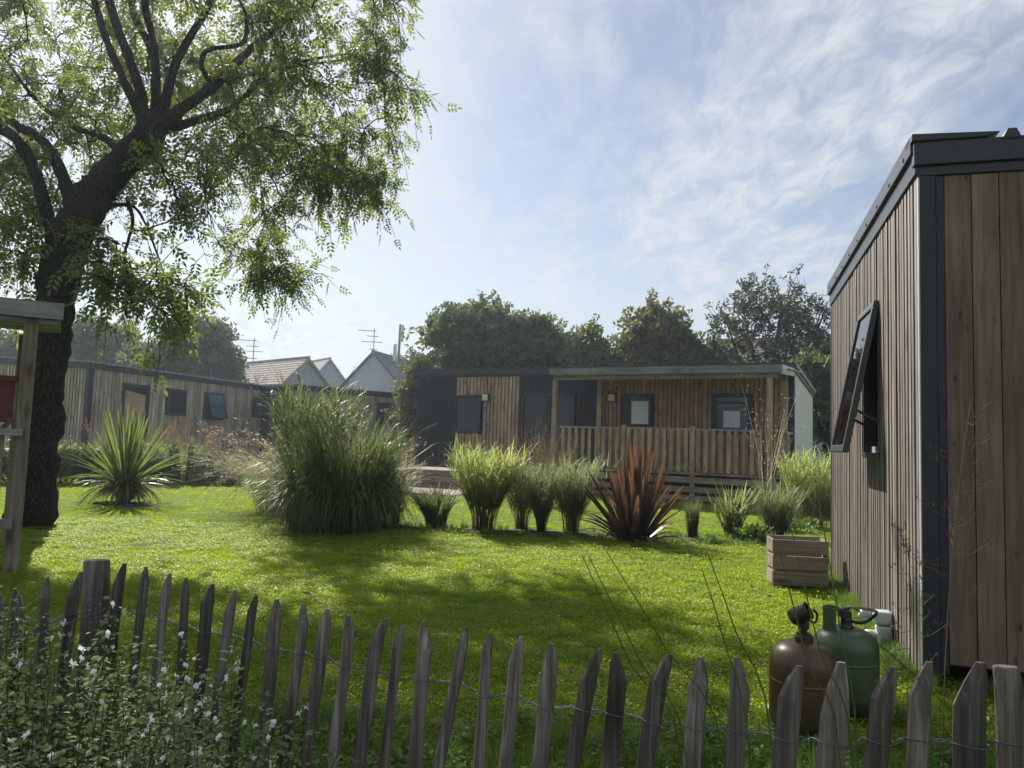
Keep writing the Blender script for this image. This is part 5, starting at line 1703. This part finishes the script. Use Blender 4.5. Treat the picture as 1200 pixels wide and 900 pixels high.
for a in PK: picket(*a)
picket(114, 656, 30, -.06, post=True)
picket(1187, 781, 31, -.01, flat=True)
wire_pts.sort(key=lambda q: q[0].x)
for s in (1, -1):
    mb = MB(); pts = []
    for i, (p_, d, ty, tx, w) in enumerate(wire_pts):
        off = d / 2 + .0035
        for q in (-.5, 0, .5):
            pts.append(p_ + tx * q * w * .9 + ty * (off * s * (1 if q == 0 else .75)) + Vector((0, 0, .004 * q * s)))
        if i < len(wire_pts) - 1:
            nx = wire_pts[i + 1]
            a_ = p_ + tx * w * .62; b_ = nx[0] - nx[3] * nx[4] * .62
            L_ = (b_ - a_).length
            if (b_ - a_).dot(tx) > .004:
                nt = max(1, int(L_ / .014)) * 2
                for j in range(nt + 1):
                    t = j / nt; an = t * nt * pi / 2 * .9 + (0 if s > 0 else pi)
                    pts.append(a_.lerp(b_, t) + ty * (.0028 * cos(an)) + Vector((0, 0, .0028 * sin(an))))
    mb.tube([p_ - FO for p_ in pts], .0013, 5)
    mb.build('wire', M['wire'], fence, smooth=True)

# ------------------------------------------------------------------ white flowering sage, bottom left
def sage(label, cx, cy, rx0, ry0, H_, n_st, seed, top):
    rs = np.random.default_rng(seed)
    root = empty('white_sage', (cx, cy, 0)); tag(root, label, 'flowering shrub', 'white sage bushes in front of the fence')
    mb = MB(); pos, d, fl = [], [], []
    for i in range(n_st):
        a = rs.uniform(0, 2 * pi); r_ = sqrt(rs.uniform(0, 1))
        x, y = rx0 * r_ * cos(a), ry0 * r_ * sin(a)
        h = top(cx + x, cy + y) * rs.uniform(.55, 1.08)
        b0 = np.array([x * .75, y * .75, -.01]); t1 = np.array([x + rs.normal(0, .05), y + rs.normal(0, .05), h])
        mid = (b0 + t1) / 2 + rs.normal(0, .025, 3)
        mb.tube([tuple(b0), tuple(mid), tuple(t1)], [.0025, .002, .001], 3, cap=False)
        k = int(42 * h / .7) + 16
        for j in range(k):
            f = rs.uniform(.12, 1) ** .8
            p_ = b0 * (1 - f) ** 2 + 2 * mid * f * (1 - f) + t1 * f * f
            aa = rs.uniform(0, 2 * pi)
            ln = rs.uniform(0, .055) * (1.1 - f * .7)
            dd = np.array([cos(aa), sin(aa), rs.uniform(-.2, .8)])
            pos.append(p_ + dd * ln); d.append(dd)
        if rs.uniform() < .36:
            fl.append(t1)
            if rs.uniform() < .5: fl.append(t1 + rs.normal(0, .018, 3) - np.array([0, 0, .03]))
    mb.build('stems', G_DARK, root)
    pos, d = np.array(pos), np.array(d)
    tv = [(0, 0, 0), (.35, .24, .05), (.75, .2, .03), (1, 0, -.1), (.75, -.2, .03), (.35, -.24, .05)]
    me = scatter('foliage', tv, [(0, 1, 2, 3), (0, 3, 4, 5)], pos, rots(d, .8, rs), rs.uniform(.010, .024, len(pos)))
    o = link('foliage', me, L_SALV, root); o['kind'] = 'stuff'
    fmeshes = []
    for q in range(3):                       # two-lipped flower on a small calyx
        fm = MB(); r2 = random.Random(q)
        fm.tube([(0, 0, 0), (0, 0, .008)], [.001, .0025], 5)
        for (dx, dz, w_, L_) in ((-.007, .012, .007, .011), (.004, .004, .008, .012), (.009, -.003, .006, .010)):
            a = r2.uniform(-.4, .4)
            fm.add([(0, 0, .007), (dx * .6, w_ * .8, .009 + dz * .5), (dx + cos(a) * L_ * .4, 0, .010 + dz), (dx * .6, -w_ * .8, .009 + dz * .5), (dx * .7, 0, .013 + dz * .4)], [(0, 1, 4), (1, 2, 4), (2, 3, 4), (3, 0, 4)])
        me = fm.mesh('flower'); me.materials.append(FLOWER); fmeshes.append(me)
    for i, p_ in enumerate(fl[:60]):
        o = bpy.data.objects.new('flower', fmeshes[i % 3]); COL.objects.link(o); o.parent = root
        o.location = p_; o.rotation_euler = (rs.uniform(-.6, .6), rs.uniform(-.6, .6), rs.uniform(0, 6)); s = rs.uniform(.75, 1.2); o.scale = (s, s, s)
def stop_(x, y):
    # the bushes are tallest at the left and fall away to the right
    k = np.interp(x / max(y, .6), [-.75, -.55, -.40, -.28, -.20, -.10], [.80, .74, .66, .56, .40, .25])
    return k
SG_N = 2.1
SG = [('leafy white-flowered sage bush filling the bottom left corner', -1.05, 1.62, .36, .34, 95, 201),
      ('white-flowered sage bush around the thick fence post', -1.18, 2.12, .42, .34, 95, 202),
      ('lower white-flowered sage spreading right along the pickets', -.72, 1.95, .32, .30, 80, 203),
      ('shortest white-flowered sage at the right end of the bushes', -.50, 1.62, .26, .26, 60, 204),
      ('white-flowered sage bush cut by the left edge of the view', -1.62, 1.95, .36, .4, 60, 205)]
for lab, cx, cy, rx0, ry0, n_st, sd in SG:
    sage(lab, cx, cy, rx0, ry0, .7, int(n_st * SG_N), sd, stop_)


# ------------------------------------------------------------------ single stalks in front of the fence
def stalk(label, pts, r0, mat, head=None, seed=0, name='grass_stalk', group='thin stalks rising in front of the fence', cat='grass stalk'):
    P = [at(x, y, Y) for x, y, Y in pts]
    base = P[0].copy(); base.z = 0
    P = [Vector((base.x, base.y, 0))] + P
    root = empty(name, (base.x, base.y, 0)); tag(root, label, cat, group)
    sm_ = walk([p - base for p in P], 4)
    mb = MB(); mb.tube(sm_, list(np.linspace(r0, r0 * .4, len(sm_))), 4); mb.build('stem', mat, root)
    if head:
        rs = np.random.default_rng(seed)
        f0, n_, L_, hm = head
        mb = MB(); tip = len(sm_) - 1
        for i in range(n_):
            f = f0 + (1 - f0) * (i / n_); k = f * tip; i0 = min(int(k), tip - 1)
            p_ = sm_[i0].lerp(sm_[i0 + 1], k - i0)
            a = rs.uniform(0, 6.28); LL_ = L_ * (1 - .75 * (i / n_)) * rs.uniform(.6, 1.1)
            q = p_ + Vector((cos(a) * LL_, sin(a) * LL_ * .6, LL_ * rs.uniform(.1, .7)))
            m2 = p_.lerp(q, .5) + Vector((0, 0, -.01))
            mb.tube([p_, m2, q], [.0007, .0006, .0004], 3, cap=False)
            for j in range(10):
                g2 = p_.lerp(q, rs.uniform(.25, 1)) + Vector(tuple(rs.normal(0, .0035, 3)))
                s = .0018
                mb.tube([g2, g2 + Vector((rs.normal(0, s), rs.normal(0, s), .006))], [s * .55, s * .25], 3, cap=True)
        o = mb.build('seed_head', hm, root)
    return root
ST = [('dark green thin stalk leaning left, longest of the leaning set', [(800, 900, 1.35), (740, 780, 1.35), (682, 650, 1.32)]),
      ('thin green stalk just right of the longest leaning one', [(806, 900, 1.4), (750, 775, 1.4), (690, 652, 1.38)]),
      ('leaning green stalk crossing the middle pickets', [(850, 900, 1.4), (780, 760, 1.4), (710, 645, 1.38)]),
      ('thin stalk leaning left near the paired pickets right of centre', [(905, 880, 1.42), (862, 740, 1.42), (830, 650, 1.4)]),
      ('pale thin stalk below the row of grasses, leaning over the pickets', [(880, 900, 1.5), (845, 740, 1.5), (822, 665, 1.5)]),
      ('thin stalk passing in front of the brown gas bottle', [(985, 900, 1.3), (948, 780, 1.3), (912, 640, 1.28)]),
      ('thin stalk crossing the crate corner and brown bottle', [(1000, 900, 1.3), (960, 760, 1.3), (925, 610, 1.3)]),
      ('thin stalk rising across the crate and green bottle', [(1005, 900, 1.32), (985, 740, 1.32), (955, 560, 1.32)])]
for i, (lab, pts) in enumerate(ST):
    stalk(lab, pts, .0024, G_DARK, seed=i)
stalk('dried branching seed head standing before the brown planks at the right', [(1105, 900, 1.6), (1112, 700, 1.6), (1125, 560, 1.6), (1138, 468, 1.6)], .0016, L_DEAD, (.5, 26, .13, L_DEAD), 5, 'dry_seed_head', 'dried seed heads at the right', 'seed head')
stalk('dried reddish seed head in front of the near cabin corner', [(1062, 900, 1.55), (1064, 800, 1.55), (1068, 700, 1.55), (1060, 610, 1.55)], .0015, L_DEAD, (.45, 22, .10, L_DEAD), 6, 'dry_seed_head', 'dried seed heads at the right', 'seed head')

# ------------------------------------------------------------------ lawn grass
def tuft(n_, r0, h, w, seed, lean=.6, seg=2):
    rs = np.random.default_rng(seed)
    V, F_, P = blades(n_=n_, r0=r0, h=h, lean=lean, droop=.2, w=w, rs=rs, seg=seg, hvar=.45)
    return npmesh('grass_tuft', V, F_, 4)


def clover(n_, r0, h, s, seed):
    rs = np.random.default_rng(seed)
    a = rs.uniform(0, 2 * pi, n_); r_ = r0 * np.sqrt(rs.uniform(0, 1, n_))
    pos = np.stack([r_ * np.cos(a), r_ * np.sin(a), h * rs.uniform(.4, 1, n_)], 1)
    az = rs.uniform(0, 2 * pi, n_)
    d = np.stack([np.cos(az), np.sin(az), rs.uniform(-.1, .5, n_)], 1)
    return scatter('clover_patch', [(0, 0, 0), (.4, .3, .05), (1, 0, 0), (.4, -.3, .05)], [(0, 1, 2, 3)], pos, rots(d, .5, rs), np.full(n_, s) * rs.uniform(.7, 1.3, n_))


def scatter_points(n_, y0, y1, seed, margin=.12, power=1.0):
    rs = np.random.default_rng(seed)
    y = y0 + (y1 - y0) * rs.uniform(0, 1, n_) ** power
    half = y * (.70 + margin) + .5
    x = rs.uniform(-1, 1, n_) * half
    z = gheight(x, y) * np.clip(1 - (np.hypot(x, y - 8) - 18) / 8, 0, 1) - .014
    keep = np.ones(n_, bool)
    # not inside the near cabin, the far cabins, the beds
    fx = (x - RO[0]) * RD[0] + (y - RO[1]) * RD[1]; fy = -(x - RO[0]) * RD[1] + (y - RO[1]) * RD[0]
    keep &= ~((fx > 0) & (fy > 0) & (fy < LW))
    a = atan2(BD[1], BD[0]); fx = (x - BO[0]) * cos(a) + (y - BO[1]) * sin(a); fy = -(x - BO[0]) * sin(a) + (y - BO[1]) * cos(a)
    keep &= ~((fy > -.2) & (fx > -.2)); keep &= ~((fx > p0 - .1) & (fx < p1 + .3) & (fy > PY))
    keep &= ~((np.abs(y - 11.05 + .035 * x) < .30) & (x > -2.2) & (x < 3.6) & (rs.uniform(0, 1, n_) < .75))
    keep &= ~(np.hypot(x + 6.8, (y - 13.5) * 1.2) < .55)
    keep &= ~((np.hypot(x - cg.x, y - cg.y - .05) < .2))
    return np.stack([x, y, z], 1)[keep]


def instanced(name, label, proto, pts, smin, smax, seed):
    me = bpy.data.meshes.new(name); me.vertices.add(len(pts)); me.vertices.foreach_set('co', pts.astype(np.float32).ravel()); me.update()
    o = bpy.data.objects.new(name, me); COL.objects.link(o); tag(o, label, None, None, 'stuff')
    ng = bpy.data.node_groups.new(name, 'GeometryNodeTree')
    ng.interface.new_socket('Geometry', in_out='INPUT', socket_type='NodeSocketGeometry')
    ng.interface.new_socket('Geometry', in_out='OUTPUT', socket_type='NodeSocketGeometry')
    N, Lk = ng.nodes, ng.links
    gi, go = N.new('NodeGroupInput'), N.new('NodeGroupOutput')
    oi = N.new('GeometryNodeObjectInfo'); oi.inputs['Object'].default_value = proto; oi.inputs['As Instance'].default_value = True
    ip = N.new('GeometryNodeInstanceOnPoints')
    rv = N.new('FunctionNodeRandomValue'); rv.data_type = 'FLOAT_VECTOR'
    rv.inputs[0].default_value = (-.12, -.12, 0); rv.inputs[1].default_value = (.12, .12, 6.283); rv.inputs['Seed'].default_value = seed
    sv = N.new('FunctionNodeRandomValue'); sv.data_type = 'FLOAT'
    sv.inputs[2].default_value = smin; sv.inputs[3].default_value = smax; sv.inputs['Seed'].default_value = seed + 1
    Lk.new(gi.outputs[0], ip.inputs['Points']); Lk.new(oi.outputs['Geometry'], ip.inputs['Instance'])
    Lk.new(rv.outputs[0], ip.inputs['Rotation']); Lk.new(sv.outputs[1], ip.inputs['Scale']); Lk.new(ip.outputs[0], go.inputs[0])
    md = o.modifiers.new('grass', 'NODES'); md.node_group = ng
    return o


def proto(me, mat, loc, label):
    o = link(me.name, me, mat); o.location = loc
    tag(o, label, None, None, 'stuff')
    return o
pa = proto(tuft(110, .10, .040, .0036, 1), L_LAWN, (0, 6.0, -.012), 'a patch of short mown grass in the middle of the lawn')
pb = proto(tuft(90, .10, .052, .0042, 2, lean=.8), L_LAWN, (.9, 6.3, -.012), 'a patch of slightly longer mown grass')
pc = proto(clover(70, .10, .032, .016, 3), L_LAWN, (-.8, 5.4, -.012), 'a patch of clover in the lawn')
pd = proto(tuft(60, .07, .15, .006, 4, lean=.7), L_WEED, (1.2, 3.1, -.012), 'unmown grass behind the pickets')
pe = proto(clover(50, .09, .09, .028, 5), L_WEED, (.9, 2.9, -.012), 'small leafy weeds behind the pickets')
instanced('mown_grass', 'short mown grass all over the lawn', pa, np.vstack([scatter_points(11000, 2.2, 8.5, 11, power=.75), scatter_points(17000, 8, 24, 12, power=.85)]), .75, 1.25, 1)
instanced('mown_grass', 'slightly longer blades mixed through the lawn', pb, np.vstack([scatter_points(6000, 2.2, 8.5, 13, power=.75), scatter_points(8000, 8, 24, 14)]), .7, 1.3, 2)
instanced('clover', 'clover leaves mixed through the lawn', pc, scatter_points(9000, 2.2, 11, 15, power=.8), .7, 1.3, 3)
q = scatter_points(5200, 1.2, 3.9, 16); qk = rng.uniform(0, 1, len(q)) < np.clip(1.25 - (q[:, 1] - 1.6) / 1.8, .05, 1)
q = q[qk]
instanced('rough_grass', 'longer unmown grass along the foot of the fence', pd, q[::2], .5, 1.1, 4)
instanced('small_weeds', 'leafy weeds along the foot of the fence', pe, q[1::2], .5, 1.2, 5)
# weeds along the foot of the near cabin and round the beds
edge = []
for i in range(260):
    u = rng.uniform(-.1, LW + .3)
    p_ = Vector((RO[0], RO[1], 0)) + Vector((RDp[0], RDp[1], 0)) * u - Vector((RD[0], RD[1], 0)) * abs(rng.normal(.06, .07))
    edge.append((p_.x, p_.y, -.01))
for i in range(240):
    x = rng.uniform(-2.4, 3.9); edge.append((x, 11.05 - .035 * x + rng.choice((-1, 1)) * rng.uniform(.22, .42), -.01))
for i in range(120):
    u = rng.uniform(0, 3); p_ = Vector((RO[0], RO[1], 0)) + Vector((RD[0], RD[1], 0)) * u; edge.append((p_.x, p_.y - abs(rng.normal(.1, .08)), -.01))
instanced('edge_grass', 'uncut grass along the cabin foot and the planting strip', pd, np.array(edge), .35, .9, 6)

# fallen leaves
fm = MB(); fm.add([(0, 0, 0), (.03, .028, .012), (.07, .018, .02), (.095, 0, .006), (.07, -.02, .016), (.03, -.026, .01), (.05, 0, .0)], [(0, 1, 6), (1, 2, 6), (2, 3, 6), (3, 4, 6), (4, 5, 6), (5, 0, 6)])
fme = fm.mesh('fallen_leaf'); fme.materials.append(L_DEAD)
FLV = [(899, 704, 'fallen brown leaf on bright grass left of the bottles'), (881, 692, 'pale fallen leaf left of the crate'), (627, 773, 'dark fallen leaf behind the pickets at centre'), (664, 793, 'tan fallen leaf right of centre behind the pickets'),
       (796, 785, 'small fallen leaf by the pickets right of centre'), (590, 782, 'small dark fallen leaf left of the centre pickets'), (361, 822, 'tan fallen leaf between the left pickets'), (504, 851, 'brown fallen leaf low between pickets'), (890, 785, 'dark fallen leaf beside the brown bottle'), (750, 672, 'tiny fallen leaf in the lit lawn right of centre'), (365, 702, 'pale leaf lying on the shaded lawn'), (777, 888, 'curled fallen leaf at the bottom behind the pickets')]
for i, (x, y, lab) in enumerate(FLV):
    g_ = gr(x, y); o = bpy.data.objects.new('fallen_leaf', fme); COL.objects.link(o)
    o.location = (g_.x, g_.y, .03); o.rotation_euler = (rng.uniform(-.4, .4), rng.uniform(-.4, .2), rng.uniform(0, 6)); s = rng.uniform(.6, 1.05); o.scale = (s, s, s)
    tag(o, lab, 'leaf', 'fallen leaves on the lawn')

# ------------------------------------------------------------------ haze
hm, nt, out = newmat('haze')
pv = nt.nodes.new('ShaderNodeVolumePrincipled')
pv.inputs['Color'].default_value = (.72, .84, 1, 1)
pv.inputs['Density'].default_value = .0010
pv.inputs['Anisotropy'].default_value = .55
nt.links.new(pv.outputs[0], out.inputs['Volume'])
m_ = MB(); m_.box(-90, 90, -14, 115, -1.2, 24)
hz_o = m_.build('haze', hm)
tag(hz_o, 'thin morning haze over the garden', kind='stuff')
